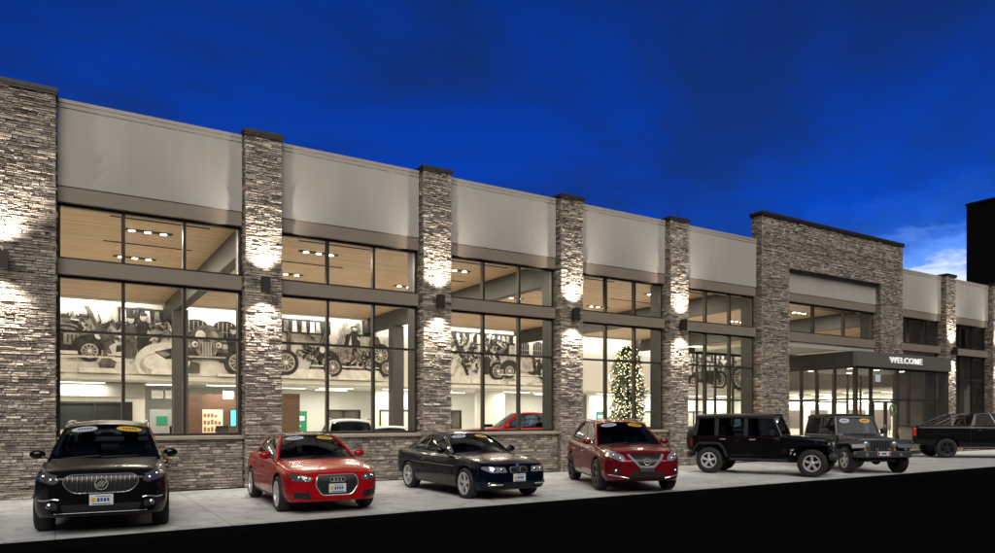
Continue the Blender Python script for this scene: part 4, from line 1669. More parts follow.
low = patch(bv, rnd_poly([(-.48, .36), (.48, .36), (.53, .47), (-.53, .47)], .04), 'x', 1, .008, .02).build('lower_intake', GRILLE, car_a)
plate(car_a, bv, .53)
cut_line(car_a, bv, [(-.60 + 1.2 * t / 8, .345) for t in range(9)], 'x', 1, 'bumper_trim', .006, mat('dark_satin_chrome', (.42, .42, .43), .28, .8))

# ---- red sedan ---------------------------------------------------------------
RED = paint('red_paint', (.36, .005, .009), .12, .25)
cfg_sedan = dict(wb=2.637, r=.325, tw=.225, rr=.232, track=1.56, style='five', rim=RIMS, xf=2.17, xr=-2.23,
                 w=[(-2.23, .64), (-2.1, .78), (-1.8, .865), (-.9, .893), (1.1, .893), (1.6, .875), (1.9, .83), (2.07, .745), (2.17, .62)],
                 zb=[(-2.23, .36), (-1.9, .27), (-1.1, .20), (1.1, .20), (1.9, .20), (2.17, .24)],
                 zt=[(-2.23, .80), (-2.12, .93), (-1.75, .955), (-1, .925), (.8, .90), (1.2, .875), (1.7, .81), (1.98, .755), (2.11, .715), (2.17, .66)],
                 crown=[(-2.23, .02), (-1, .03), (1.2, .055), (1.9, .045), (2.17, .02)],
                 A0=(.82, .765, .905), A1=(.10, .56, 1.325), D1=(-1.02, .54, 1.31), D0=(-1.70, .68, .965), roof_bulge=.045, roof_crown=.045,
                 bars=(.50,), glass=(.05, .90), seats=(-.18, -.98), doors=[(-.34, .72, .28, .86, .02), (-1.20, -.36, .30, .88, .02)], moulding=CHROME, seatm=SEATM, roof_mat=TRIMB)
car_b, body, bv = car('parked_car', 'red sedan with trapezoid grille and four ring emblem', 'car', (4.42, -3.50), HP - .05, cfg_sedan, RED)
gpts = rnd_poly([(-.27, .35), (.27, .35), (.39, .53), (.35, .70), (-.35, .70), (-.39, .53)], .06, 4)
gr = patch(bv, gpts, 'x', 1, .010, .02, dens=.05).build('grille', GRILLE, car_b, smooth=True)
cut_line(gr, bv, densify(gpts) + gpts[:1], 'x', 1, 'grille_frame', .014, CHROME)
for i in range(7):
    z_ = .395 + i * .042
    hw_ = .27 + .10 * min(1, (z_ - .35) / .18) - max(0, z_ - .53) * .2
    cut_line(gr, bv, [(-hw_ + 2 * hw_ * t / 8, z_) for t in range(9)], 'x', 1, 'grille_slat', .012, mat('grille_slat_grey', (.05, .05, .055), .3, .8))
k = MB()
for i in range(4):
    cy_ = -.096 + i * .064
    xg = hit_x(bv, cy_, .625) + .032
    k.tube([(xg, cy_ + .042 * math.cos(a * .524), .625 + .042 * math.sin(a * .524)) for a in range(12)], .008, 6, closed=True)
k.build('ring_emblem', CHROME, gr, smooth=True)
lamp_unit(car_b, bv, [(.44, .60), (.70, .60), (.80, .68), (.78, .735), (.48, .69)], LENSD, [(.54, .645, .036), (.66, .66, .034)])
for s in (1, -1):
    cut_line(car_b, bv, [(s * (.46 + .30 * t / 6), .612 + .02 * (t / 6) ** 2) for t in range(7)], 'x', 1, 'daytime_strip', .008, BULB)
    patch(bv, rnd_poly(off_y([(.45, .29), (.74, .31), (.74, .42), (.50, .41)], s), .03), 'x', 1, .006, .02, dens=.05).build('side_intake', GRILLE, car_b)
    cut_line(car_b, bv, [(.85 + .9 * t / 8, s * (.70 - .12 * t / 8)) for t in range(9)], 'z', 1, m=mat('seam_red', (.12, .004, .005), .5))
    cut_line(car_b, bv, [(-1.7 + 3.1 * t / 12, .70 - .03 * t / 12) for t in range(13)], 'y', s, 'body_crease', .008, RED)
plate(car_b, bv, .47)

# ---- dark blue coupe --------------------------------------------------------
BLUE = paint('midnight_blue_paint', (.0015, .004, .015), .25, .24)
cfg_coupe = dict(wb=2.76, r=.325, tw=.23, rr=.235, track=1.54, style='double', rim=RIMS, xf=2.16, xr=-2.36,
                 w=[(-2.36, .66), (-2.22, .80), (-1.9, .865), (-.9, .885), (1.1, .885), (1.6, .865), (1.9, .825), (2.06, .745), (2.16, .62)],
                 zb=[(-2.36, .36), (-2.0, .27), (-1.1, .20), (1.1, .20), (1.9, .19), (2.16, .23)],
                 zt=[(-2.36, .78), (-2.25, .92), (-1.8, .945), (-1, .915), (.7, .89), (1.1, .875), (1.7, .81), (1.98, .755), (2.10, .71), (2.16, .65)],
                 crown=[(-2.36, .02), (-1, .03), (1.2, .06), (1.9, .05), (2.16, .02)],
                 A0=(.72, .765, .90), A1=(-.02, .55, 1.30), D1=(-1.02, .53, 1.285), D0=(-1.78, .68, .95), roof_bulge=.05, roof_crown=.045,
                 bars=(.56,), glass=(.05, .86), seats=(-.35, -1.1), doors=[(-.72, .66, .28, .855, .02)], moulding=mat('satin_chrome', (.42, .42, .43), .28, .8), chrome_loop=True, seatm=SEATT, steer=.0)
car_c, body, bv = car('parked_car', 'dark blue two door coupe with twin kidney grilles and tan seats', 'car', (8.27, -3.42), HP + .01, cfg_coupe, BLUE)
for s in (1, -1):
    gp = rnd_poly(off_y([(.03, .575), (.19, .575), (.215, .64), (.19, .69), (.03, .69)], s), .035, 4)
    gr = patch(bv, gp, 'x', 1, .010, .02, dens=.05).build('grille', GRILLE, car_c, smooth=True)
    cut_line(gr, bv, gp + gp[:1], 'x', 1, 'grille_frame', .011, CHROME)
    for i in range(5):
        y = s * (.055 + i * .03)
        cut_line(gr, bv, [(y, .59 + .09 * t / 3) for t in range(4)], 'x', 1, 'grille_slat', .007, CHROME)
    f = patch(bv, rnd_poly(off_y([(.40, .27), (.74, .29), (.74, .40), (.44, .38)], s), .03), 'x', 1, .006, .02, dens=.05).build('side_intake', GRILLE, car_c)
    cut_line(f, bv, [(s * (.40 + .30 * t / 6), .335) for t in range(7)], 'x', 1, 'bumper_trim', .014, CHROME)
    x = hit_x(bv, s * .68, .35)
    MB().ball((x + .006, s * .68, .35), (.02, .045, .045), 12, 6).build('fog_lamp', BULB, f, smooth=True)
    cut_line(car_c, bv, [(.75 + 1.1 * t / 8, s * (.68 - .14 * t / 8)) for t in range(9)], 'z', 1)
    cut_line(car_c, bv, [(-1.7 + 3.2 * t / 12, .695 - .03 * t / 12) for t in range(13)], 'y', s, 'body_crease', .007, BLUE)
lamp_unit(car_c, bv, [(.30, .585), (.66, .585), (.79, .66), (.77, .71), (.34, .69)], LENS, [(.42, .635, .046), (.58, .635, .046)])
patch(bv, rnd_poly([(-.36, .26), (.36, .26), (.40, .38), (-.40, .38)], .04), 'x', 1, .006, .02).build('lower_intake', GRILLE, car_c)
plate(car_c, bv, .47)
xg = hit_x(bv, 0, .72)
MB().lathe([(.038, 0), (.036, .012), (.001, .014)], 'x', 18, Matrix.Translation((xg + .006, 0, .725))).build('roundel_emblem', mat('emblem_blue', (.05, .15, .4), .2), car_c)

# ---- maroon crossover -----------------------------------------------------
MAROON = paint('maroon_paint', (.17, .006, .013), .3, .25)
cfg_x = dict(wb=2.825, r=.375, tw=.24, rr=.255, track=1.64, style='five', rim=RIMD, xf=2.40, xr=-2.42,
             w=[(-2.42, .70), (-2.25, .84), (-1.9, .92), (-1, .945), (1.2, .945), (1.7, .93), (2.05, .88), (2.25, .78), (2.40, .62)],
             zb=[(-2.42, .45), (-2.0, .30), (-1.2, .24), (1.2, .24), (2.0, .25), (2.40, .32)],
             zt=[(-2.42, 1.0), (-2.25, 1.12), (-1.8, 1.13), (-.9, 1.07), (.9, 1.02), (1.3, 1.01), (1.8, .97), (2.12, .92), (2.3, .85), (2.40, .76)],
             crown=[(-2.42, .02), (-1, .04), (1.2, .07), (2.0, .06), (2.40, .02)],
             A0=(1.08, .82, 1.03), A1=(.22, .62, 1.55), D1=(-1.65, .58, 1.56), D0=(-2.18, .72, 1.16), roof_bulge=.065, roof_crown=.06,
             bars=(.36, .70), glass=(.05, .90), seats=(.02, -.9), doors=[(-.15, 1.0, .36, .98, .0), (-1.10, -.17, .38, 1.0, .02)], moulding=CHROME, handle=CHROME, rear_side_glass=DARKGLASS)
car_d, body, bv = car('parked_car', 'maroon crossover with chrome v shaped grille, in front of the christmas tree', 'car', (12.39, -4.06), HP - .45, cfg_x, MAROON)
gp = rnd_poly([(-.16, .60), (.16, .60), (.36, .82), (.42, .90), (-.42, .90), (-.36, .82)], .03, 3)
gr = patch(bv, gp, 'x', 1, .008, .02, dens=.05).build('grille', GRILLE, car_d, smooth=True)
for s in (1, -1):
    cut_line(gr, bv, [(s * (.40 - .24 * t / 8), .88 - .27 * (t / 8) ** .9) for t in range(9)] + [(0, .60)], 'x', 1, 'grille_frame', .034, CHROME)
    f = patch(bv, rnd_poly(off_y([(.60, .46), (.76, .47), (.76, .58), (.62, .58)], s), .03), 'x', 1, .006, .02, dens=.05).build('fog_lamp', PLASTIC, car_d)
    x = hit_x(bv, s * .69, .52)
    MB().ball((x + .006, s * .69, .52), (.02, .038, .038), 12, 6).build('reflector', BULB, f, smooth=True)
    cut_line(car_d, bv, [(s * (.42 + .40 * t / 8), .36 + .07 * math.sin(t / 8 * 1.2) - (.0)) for t in range(9)], 'x', 1, 'bumper_trim', .013, CHROME)
    cut_line(car_d, bv, [(1.1 + .95 * t / 8, s * (.72 - .12 * t / 8)) for t in range(9)], 'z', 1)
    MB().tube([(.05 - 1.6 * t / 8, s * .585, 1.645 + .03 * math.sin(math.pi * t / 8)) for t in range(9)], .016, 6).build('roof_rail', CHROME, car_d, smooth=True)
    cut_line(car_d, bv, [(-.95 + 2.0 * t / 8, .34) for t in range(9)], 'y', s, 'sill_trim', .014, CHROME)
lamp_unit(car_d, bv, [(.47, .77), (.60, .74), (.86, .86), (.85, .97), (.78, .99), (.52, .86)], LENS, [(.60, .80, .036), (.72, .87, .034)])
patch(bv, rnd_poly([(-.44, .36), (.44, .36), (.36, .50), (-.36, .50)], .04), 'x', 1, .008, .02).build('lower_intake', GRILLE, car_d)
xg = hit_x(bv, 0, .73) + .03
k = MB().tube([(xg, .075 * math.cos(a * .393), .735 + .07 * math.sin(a * .393)) for a in range(16)], .011, 6, closed=True)
k.box(xg - .01, xg + .012, -.095, .095, .720, .750)
k.build('ring_emblem', CHROME, gr, smooth=True)
xp = hit_x(bv, 0, .54) + .012
MB().box(xp, xp + .014, -.16, .16, .50, .60).build('licence_plate', mat('plate_dark', (.04, .04, .05), .5), car_d, bevel=.006)


# ---- boxy off-roaders ------------------------------------------------------
def offroader(name, label, loc, heading, m, four_door, top_m, decals, plate_on, rim_style='five'):
    root = thing(name, label, 'car', (*loc, 0), heading, 'boxy off-road cars')
    wb = 2.947 if four_door else 2.424
    xfw, xrw = wb / 2, -wb / 2
    r, rr = .405, .235
    xr = xrw - .56
    xc = xfw - .86       # cowl
    xg_ = xfw + .34      # grille face
    c_ = dict(wb=wb, r=r, tw=.25, rr=rr, track=1.58, style=rim_style, rim=RIMS)
    four_wheels(root, c_)
    # tub with arched openings
    def arch(xw, rad, n_=9):
        return [(xw + rad * math.cos(R(180 * i / (n_ - 1))), max(.52, r + rad * .98 * math.sin(R(180 * i / (n_ - 1))))) for i in range(n_)]
    rear = arch(xrw, .50)
    b = MB()
    prof = [(xc, .50), (xc, 1.16), (xr, 1.16), (xr, .62)] + [(rear[-1][0] - .02, .52)] + rear[::-1][0:] + [(rear[0][0] + .04, .50)]
    prof = [(xc, .50), (xc, 1.165), (xr, 1.165), (xr, .60)] + list(reversed(rear))
    for s in (1, -1):
        b.prism(prof, 'y', s * .40, s * .775)
    b.box(xr + .01, xc - .01, -.41, .41, .55, 1.0)
    body = b.build('body', m, root, bevel=.025)
    MB().box(xr + .25, xfw + .5, -.42, .42, .38, .56).build('chassis', LINER, root)
    k = MB()
    for x in (xfw, xrw):
        k.tube([(x, -.75, r), (x, .75, r)], .06, 8)
        k.ball((x, .1, r), .15, 10, 8)
    k.build('axle', LINER, root, smooth=True)
    # bonnet and engine bay
    h = MB()
    h.hexa([(xc + .005, -.72, .78), (xg_, -.56, .78), (xg_, .56, .78), (xc + .005, .72, .78), (xc + .005, -.69, 1.165), (xg_ - .02, -.53, 1.075), (xg_ - .02, .53, 1.075), (xc + .005, .69, 1.165)])
    h.hexa([(xc + .06, -.62, 1.13), (xg_ - .06, -.46, 1.05), (xg_ - .06, .46, 1.05), (xc + .06, .62, 1.13), (xc + .12, -.50, 1.205), (xg_ - .14, -.34, 1.11), (xg_ - .14, .34, 1.11), (xc + .12, .50, 1.205)])
    h.build('bonnet', m, root, bevel=.03)
    k = MB()
    for s in (1, -1):
        k.box(xg_ - .30, xg_ - .24, s * .52 - .02, s * .52 + .06 * s, .98, 1.07)
    k.build('bonnet_latch', PLASTIC, root)
    MB().box(xc + .35, xfw - .2, -.56, .56, .55, .80).build('engine_bay', LINER, root)
    # seven slot grille with round lamps
    g_ = MB().prism(rnd_poly([(-.58, .60), (.58, .60), (.64, .80), (.62, 1.05), (-.62, 1.05), (-.64, .80)], .06), 'x', xg_ - .02, xg_ + .055).build('grille', m, root, bevel=.012)
    k = MB()
    for i in range(7):
        y = -.255 + i * .085
        k.prism(rnd_poly([(y - .026, .70), (y + .026, .70), (y + .026, 1.0), (y - .026, 1.0)], .022), 'x', xg_ + .03, xg_ + .0595)
    k.build('grille_slots', GRILLE, g_)
    for s in (1, -1):
        hl = MB().lathe([(.098, xg_ + .04), (.098, xg_ + .072), (.086, xg_ + .085)], 'x', 22, Matrix.Translation((0, s * .44, .90))).build('headlight', CHROME, root, smooth=True, angle=30)
        MB().ball((xg_ + .075, s * .44, .90), (.03, .086, .086), 18, 8).build('lens', LENS, hl, smooth=True)
        MB().lathe([(.035, xg_ + .05), (.035, xg_ + .066)], 'x', 14, Matrix.Translation((0, s * .46, .74))).build('indicator', AMBER, root, smooth=True, angle=30)
    # flat flares: sheet bent over each wheel
    for (xw, front) in ((xfw, 1), (xrw, 0)):
        for s in (1, -1):
            if front:
                ln_ = [(xw - .64, .52), (xw - .50, .80), (xw - .34, .965), (xw + .30, .985), (xw + .46, .93), (xw + .52, .80)]
                yi = .50
            else:
                ln_ = [(xw - .52, .62), (xw - .46, .82), (xw - .30, .965), (xw + .30, .965), (xw + .46, .80), (xw + .56, .54)]
                yi = .765
            f = MB()
            for (p, q) in zip(ln_, ln_[1:]):
                d = Vector((q[0] - p[0], 0, q[1] - p[1])).normalized()
                nn = Vector((d.z, 0, -d.x)) * .035
                f.hexa([(p[0], s * yi, p[1]), (q[0], s * yi, q[1]), (q[0], s * .935, q[1] - .015), (p[0], s * .935, p[1] - .015),
                        (p[0] + nn.x, s * yi, p[1] + nn.z), (q[0] + nn.x, s * yi, q[1] + nn.z), (q[0] + nn.x, s * .935, q[1] + nn.z - .03), (p[0] + nn.x, s * .935, p[1] + nn.z - .03)])
            f.build('fender_flare', PLASTIC if not front else m, root, bevel=.012)
    # bumpers
    bp_ = MB().prism(rnd_poly([(-.86, .50), (.86, .50), (.88, .58), (.84, .70), (-.84, .70), (-.88, .58)], .04), 'x', xg_ + .10, xg_ + .27)
    bp_.box(xg_ - .1, xg_ + .11, -.4, .4, .52, .64)
    bp = bp_.build('bumper', mat('bumper_grey_plastic', (.03, .031, .034), .5), root, bevel=.02)
    for s in (1, -1):
        MB().lathe([(.05, xg_ + .255), (.05, xg_ + .278)], 'x', 16, Matrix.Translation((0, s * .52, .60))).build('fog_lamp', LENS, bp, smooth=True, angle=30)
        MB().tube([(xg_ + .2, s * .18, .70), (xg_ + .26, s * .18, .74), (xg_ + .2, s * .18, .78)], .013, 6).build('tow_hook', CHROME if plate_on else PLASTIC, bp)
    MB().box(xr - .14, xr - .02, -.80, .80, .50, .66).build('bumper', PLASTIC, root, bevel=.02)
    if plate_on:
        xx = xg_ + .272
        p = MB().box(xx, xx + .014, -.20, .20, .56, .69).build('licence_plate', PLATEW, root, bevel=.006)
        k = MB()
        for i in range(3):
            k.box(xx + .0145, xx + .017, -.075 + i * .05, -.035 + i * .05, .595, .655)
        k.build('plate_print', mat('plate_ink', (.05, .05, .06), .5), p)
        for a in (-.19, .14):
            MB().box(xx + .0145, xx + .017, a, a + .05, .575, .67).build('plate_end', mat('plate_red', (.4, .02, .02), .5), p)
    # windscreen frame, glass
    A0_, A1_ = Vector((xc + .0, .70, 1.16)), Vector((xc - .24, .62, 1.73))
    wf_ = MB()
    for s in (1, -1):
        wf_.tube([(A0_.x, s * A0_.y, A0_.z), (A1_.x, s * A1_.y, A1_.z)], .036, 8)
    wf_.tube([(A1_.x, -A1_.y, A1_.z), (A1_.x, A1_.y, A1_.z)], .036, 8)
    wf_.tube([(A0_.x, -A0_.y, A0_.z), (A0_.x, A0_.y, A0_.z)], .04, 8)
    wf_.build('windshield_frame', m, root, smooth=True)

    def wind(t_, v, off=0):
        p = Vector((A0_.x, A0_.y * t_, A0_.z)).lerp(Vector((A1_.x, A1_.y * t_, A1_.z)), v)
        return p + Vector((.92, 0, .38)) * off
    ws = MB().grid(lambda i, j: wind(-.98 + 1.96 * i, .03 + .94 * j), 6, 4, (-.005, 0, -.003)).build('windshield', CARGLASS, root, smooth=True)
    for (t0, dm) in decals:
        vs = [wind(t0, .80, .008)] + [wind(t0 + .27 * math.cos(2 * math.pi * q / 20), .80 + .13 * math.sin(2 * math.pi * q / 20), .008) for q in range(20)]
        dv = MB().add(vs, [(0, 1 + q, 1 + (q + 1) % 20) for q in range(20)])
        dv.add([v - Vector((.004, 0, .002)) for v in vs], [(0, 1 + (q + 1) % 20, 1 + q) for q in range(20)])
        dd = dv.build('price_decal', dm, ws)
        tk = MB()
        for q in range(3):
            a = t0 - .12 + q * .09
            tk.add([wind(a, .76, .012), wind(a + .06, .76, .012), wind(a + .06, .84, .012), wind(a, .84, .012)], [(0, 1, 2, 3)])
        tk.build('decal_mark', PLATEB if dm is DECW else PLASTIC, dd)
    k = MB()
    for (a, b_) in ((-.7, -.1), (-.02, .6)):
        k.tube([wind(a, .01, .03), wind(b_, .10, .03)], .01, 5)
    k.build('wiper', PLASTIC, root)
    # hard top: roof, rear quarter pillars, side glass
    xt = xr + .10
    xd = [A0_.x - .10, xc - 1.02] + ([xc - 1.90] if four_door else [])

    def sd_(x, z):    # tumblehome of the cabin sides
        return .765 - (z - 1.16) * .20
    rf_ = MB()
    rf_.grid(lambda i, j: Vector((A1_.x + .03 + (xt - A1_.x - .03) * i, (2 * j - 1) * .68, 1.80 + .03 * (1 - (2 * j - 1) ** 2) + .02 * math.sin(math.pi * i) - .035 * (abs(2 * j - 1) > .95))), 10, 10, (0, 0, -.07))
    rf_.build('hard_top', top_m, root, smooth=True, angle=40)
    pl = MB()

    def post(xa, xb, xa2, xb2, s, z0=1.16, z1=1.76):
        pl.hexa([(xa, s * sd_(xa, z0), z0), (xb, s * sd_(xb, z0), z0), (xb, s * (sd_(xb, z0) - .06), z0), (xa, s * (sd_(xa, z0) - .06), z0),
                 (xa2, s * sd_(xa2, z1), z1), (xb2, s * sd_(xb2, z1), z1), (xb2, s * (sd_(xb2, z1) - .06), z1), (xa2, s * (sd_(xa2, z1) - .06), z1)])
    for s in (1, -1):
        for x in xd[1:]:
            post(x - .06, x + .06, x - .06, x + .06, s)
        post(xr + .0, xr + .14, xt + .0, xt + .12, s)
        # rail over the glass
        pl.hexa([(A1_.x, s * .66, 1.70), (xt, s * .66, 1.70), (xt, s * .60, 1.70), (A1_.x, s * .60, 1.70), (A1_.x, s * .645, 1.77), (xt, s * .645, 1.77), (xt, s * .6, 1.77), (A1_.x, s * .6, 1.77)])
    pl.box(xt, xt + .06, -.60, .60, 1.70, 1.78)
    pl.box(xr + .0, xr + .06, -.66, .66, 1.16, 1.22)
    pl.build('pillar', top_m, root, bevel=.01)
    cuts = xd + [xr + .14]
    for s in (1, -1):
        for ki, (a, b_) in enumerate(zip(cuts, cuts[1:])):
            x_a0, x_a1 = (a - .06 if ki else a + .05), (a - .06 if ki else A1_.x - .03)
            x_b0 = b_ + (.06 if ki < len(cuts) - 2 else 0)
            x_b1 = x_b0 if ki < len(cuts) - 2 else xt + .12
            last = ki == len(cuts) - 2
            gm = DARKGLASS if (four_door and last) else CARGLASS
            g2 = MB().hexa([(x_a0, s * (sd_(0, 1.17) - .02), 1.17), (x_b0, s * (sd_(0, 1.17) - .02), 1.17), (x_b0, s * (sd_(0, 1.17) - .026), 1.17), (x_a0, s * (sd_(0, 1.17) - .026), 1.17),
                            (x_a1, s * (sd_(0, 1.70) - .02), 1.70), (x_b1, s * (sd_(0, 1.70) - .02), 1.70), (x_b1, s * (sd_(0, 1.70) - .026), 1.70), (x_a1, s * (sd_(0, 1.70) - .026), 1.70)])
            g2.build('side_window', gm, root)
    MB().hexa([(xr + .01, -.64, 1.2), (xr + .016, -.64, 1.2), (xr + .016, .64, 1.2), (xr + .01, .64, 1.2), (xt + .01, -.58, 1.72), (xt + .016, -.58, 1.72), (xt + .016, .58, 1.72), (xt + .01, .58, 1.72)]).build('rear_window', DARKGLASS, root)
    # doors with hinges, handles, mirrors
    spans = [(xc - .98, xc - .06)] + ([(xc - 1.86, xc - 1.00)] if four_door else [])
    for (a, b_) in spans:
        for s in (1, -1):
            lo = .56
            pts = [(a, lo), (b_, lo), (b_, 1.15), (a, 1.15)]
            if four_door and a < xc - 1.5:
                pts = [(a + .22, lo), (b_, lo), (b_, 1.15), (a, 1.15), (a, .98), (a + .05, .86)]
            d_ = MB().prism(rnd_poly(pts, .07), 'y', s * .770, s * .790).build('door', m, root, bevel=.006)
            k = MB().tube([(a + .08, s * .79, 1.06), (a + .10, s * .83, 1.06), (a + .22, s * .83, 1.06), (a + .24, s * .79, 1.06)], .016, 6)
            k.build('handle', PLASTIC if not four_door else CHROME, d_)
            k = MB()
            for z_ in (.70, 1.02):
                k.box(b_ + .0, b_ + .09, s * .788 - .012, s * .788 + .012, z_, z_ + .06)
            k.build('hinge', m, d_)
    for s in (1, -1):
        mm = MB().box(xc - .26, xc - .14, s * .98 - .10, s * .98 + .10, 1.19, 1.37)
        mr = mm.build('door_mirror', PLASTIC, root, bevel=.03)
        MB().box(xc - .22, xc - .17, min(s * .76, s * .90), max(s * .76, s * .90), 1.17, 1.21).build('mirror_arm', PLASTIC, mr)
        tl = MB().box(xr - .045, xr + .0, s * .66 - .07, s * .66 + .07, .84, 1.06).build('tail_light', TAILR, root, bevel=.01)
    # spare wheel on the tailgate
    sp = MB().lathe([(.16, xr - .30), (.22, xr - .31), (.37, xr - .31), (.40, xr - .27), (.40, xr - .12), (.37, xr - .07), (.16, xr - .07)], 'x', 36, Matrix.Translation((0, .02, 1.02))).build('spare_wheel', TYRE, root, smooth=True, angle=40)
    MB().lathe([(.20, xr - .285), (.18, xr - .295), (.02, xr - .29)], 'x', 24, Matrix.Translation((0, .02, 1.02))).build('rim', RIMS, sp, smooth=True)
    MB().box(xr - .10, xr + .0, -.12, .16, .9, 1.14).build('spare_bracket', PLASTIC, root)
    # side steps, cabin
    if four_door:
        for s in (1, -1):
            MB().tube([(xrw + .60, s * .80, .46), (xfw - .66, s * .80, .46)], .04, 8).build('side_step', PLASTIC, root, smooth=True)
    MB().box(xr + .05, xc - .02, -.72, .72, 1.0, 1.08).build('cabin_tray', SEATM, root)
    MB().box(xc - .34, xc - .06, -.70, .70, 1.08, 1.20).build('dashboard', SEATM, root, bevel=.03)
    k = MB()
    for x in [xc - .95] + ([xc - 1.75] if four_door else [xc - 1.6]):
        for y in (.36, -.36):
            k.hexa([(x + .12, y - .24, 1.05), (x + .12, y + .24, 1.05), (x - .04, y + .24, 1.05), (x - .04, y - .24, 1.05), (x, y - .2, 1.46), (x, y + .2, 1.46), (x - .12, y + .2, 1.46), (x - .12, y - .2, 1.46)])
            k.hexa([(x - .02, y - .13, 1.49), (x - .02, y + .13, 1.49), (x - .12, y + .13, 1.49), (x - .12, y - .13, 1.49), (x - .04, y - .11, 1.66), (x - .04, y + .11, 1.66), (x - .12, y + .11, 1.66), (x - .12, y - .11, 1.66)])
    k.build('seat', SEATM, root, bevel=.03)
    k = MB()
    for s in (1, -1):
        k.tube([(xc - 1.05, s * .55, 1.08), (xc - 1.05, s * .52, 1.70), (xr + .25, s * .52, 1.68), (xr + .12, s * .54, 1.08)], .032, 7)
    k.tube([(xc - 1.05, -.52, 1.70), (xc - 1.05, .52, 1.70)], .032, 7)
    k.build('roll_cage', PLASTIC, root, smooth=True)
    MB().tube([(xc - .5 + .05 * math.sin(a * .393), .36 + .18 * math.cos(a * .393), 1.24 + .17 * math.sin(a * .393)) for a in range(16)], .014, 6, closed=True).build('steering_wheel', SEATM, root, smooth=True)
    MB().tube([(xc + .25, -.74, 1.12), (xc + .20, -.76, 1.9)], .006, 5).build('aerial', PLASTIC, root)
    return root


JBLACK = paint('black_paint', (.004, .004, .005), .0, .3)
JGREY = paint('gunmetal_paint', (.075, .082, .09), .35, .3)
SOFT = mat('black_hardtop', (.012, .012, .013), .6, bump=.15, bscale=120)
offroader('parked_car', 'black four door boxy off-roader seen side on with silver wheels', (18.62, -3.80), math.atan2(-.900, .435), JBLACK, True, SOFT, (), False)
offroader('parked_car', 'dark grey two door boxy off-roader facing the lot, by the entrance', (22.22, -4.42), math.atan2(-.865, -.50), JGREY, False, SOFT, ((-.55, DECW), (.50, YELL)), True, 'five_wide')


# ---- pickups -----------------------------------------------------------------
def pickup(name, label, loc, heading, m, rim_m, sport, group=None):
    c_ = dict(wb=3.86, r=.41, tw=.275, rr=.265, track=1.70, style='five_wide', rim=rim_m, xf=2.72, xr=-3.14, arch=.075, boxy=.7,
              w=[(-3.14, .93), (-3.02, .98), (-2, 1.0), (1.4, 1.0), (2.2, .985), (2.55, .94), (2.72, .82)],
              zb=[(-3.14, .58), (-2.4, .50), (-1, .42), (1, .42), (2.2, .40), (2.72, .44)],
              zt=[(-3.14, 1.28), (-3.07, 1.345), (-1.02, 1.345), (-.92, 1.32), (1.1, 1.30), (1.4, 1.29), (2.2, 1.23), (2.55, 1.17), (2.72, 1.05)],
              crown=[(-3.14, .0), (-1.2, .0), (1.2, .04), (2.4, .04), (2.72, .02)],
              A0=(1.12, .86, 1.30), A1=(.42, .68, 1.83), D1=(-.80, .68, 1.83), D0=(-1.0, .84, 1.33), roof_bulge=.045, roof_crown=.05, rear_bulge=.03,
              bars=(.52,), glass=(.05, .93), seats=(.15, -.65), doors=[(-.08, 1.08, .52, 1.26, .0), (-.90, -.10, .52, 1.27, .0)], decals=(),
              sglass=DARKGLASS if sport else CARGLASS, wglass=CARGLASS)
    root, body_, bv_ = car(name, label, 'pickup', loc, heading, c_, m, group)
    MB().box(-3.05, -1.10, -.86, .86, 1.30, 1.375).build('bed_cover', mat('bed_cover_vinyl', (.012, .012, .012), .65), root, bevel=.02)
    for s in (1, -1):
        MB().box(-3.10, -1.05, s * .945 - .05, s * .945 + .05, 1.335, 1.37).build('bed_rail', PLASTIC, root, bevel=.01)
        MB().box(-3.195, -3.10, s * .90 - .09, s * .90 + .085, .93, 1.26).build('tail_light', TAILR, root, bevel=.02)
        MB().tube([(-1.3, s * .98, .44), (1.0, s * .98, .44)], .05, 8).build('side_step', PLASTIC, root, smooth=True)
        cut_line(root, bv_, [(-1.03, .56 + .76 * t / 6) for t in range(7)], 'y', s, 'bed_gap', .008)
    MB().prism(rnd_poly([(-.84, .72), (.84, .72), (.84, 1.30), (-.84, 1.30)], .05), 'x', -3.195, -3.15).build('tailgate', m, root, bevel=.01)
    MB().box(-3.36, -3.17, -.95, .95, .56, .72).build('bumper', PLASTIC if sport else CHROME, root, bevel=.03)
    lamp_unit(root, bv_, [(.55, .86), (.90, .88), (.92, 1.10), (.58, 1.10)], LENS, [(.7, .98, .06)])
    gp_ = rnd_poly([(-.52, .74), (.52, .74), (.52, 1.12), (-.52, 1.12)], .05)
    g2 = patch(bv_, gp_, 'x', 1, .01, .02, dens=.06).build('grille', GRILLE, root)
    cut_line(g2, bv_, gp_ + gp_[:1], 'x', 1, 'grille_frame', .025, CHROME if not sport else PLASTIC)
    if sport:
        k_ = MB()
        for s in (1, -1):
            k_.tube([(-2.35, s * .80, 1.38), (-1.50, s * .74, 1.78), (-1.30, s * .72, 1.84), (-1.18, s * .72, 1.80), (-1.16, s * .76, 1.38)], .038, 8)
            k_.tube([(-2.0, s * .78, 1.38), (-1.42, s * .73, 1.70)], .026, 8)
        k_.tube([(-1.30, -.72, 1.84), (-1.30, .72, 1.84)], .038, 8)
        k_.build('sport_bar', mat('bar_black', (.02, .02, .021), .3, .3), root, smooth=True)
    return root


HT = math.atan2(-.683, .717)
PB = paint('black_paint', (.004, .004, .005), .0, .3)
pickup('pickup_truck', 'black pickup with sport bar and dark wheels, cut off by the right edge', (34.05, -3.27), HT, PB, RIMD, True)
pickup('pickup_truck', 'red crew cab pickup parked inside the showroom, behind the third bay', (16.0, 5.6), math.atan2(.36, -.954), RED, RIMS, False)

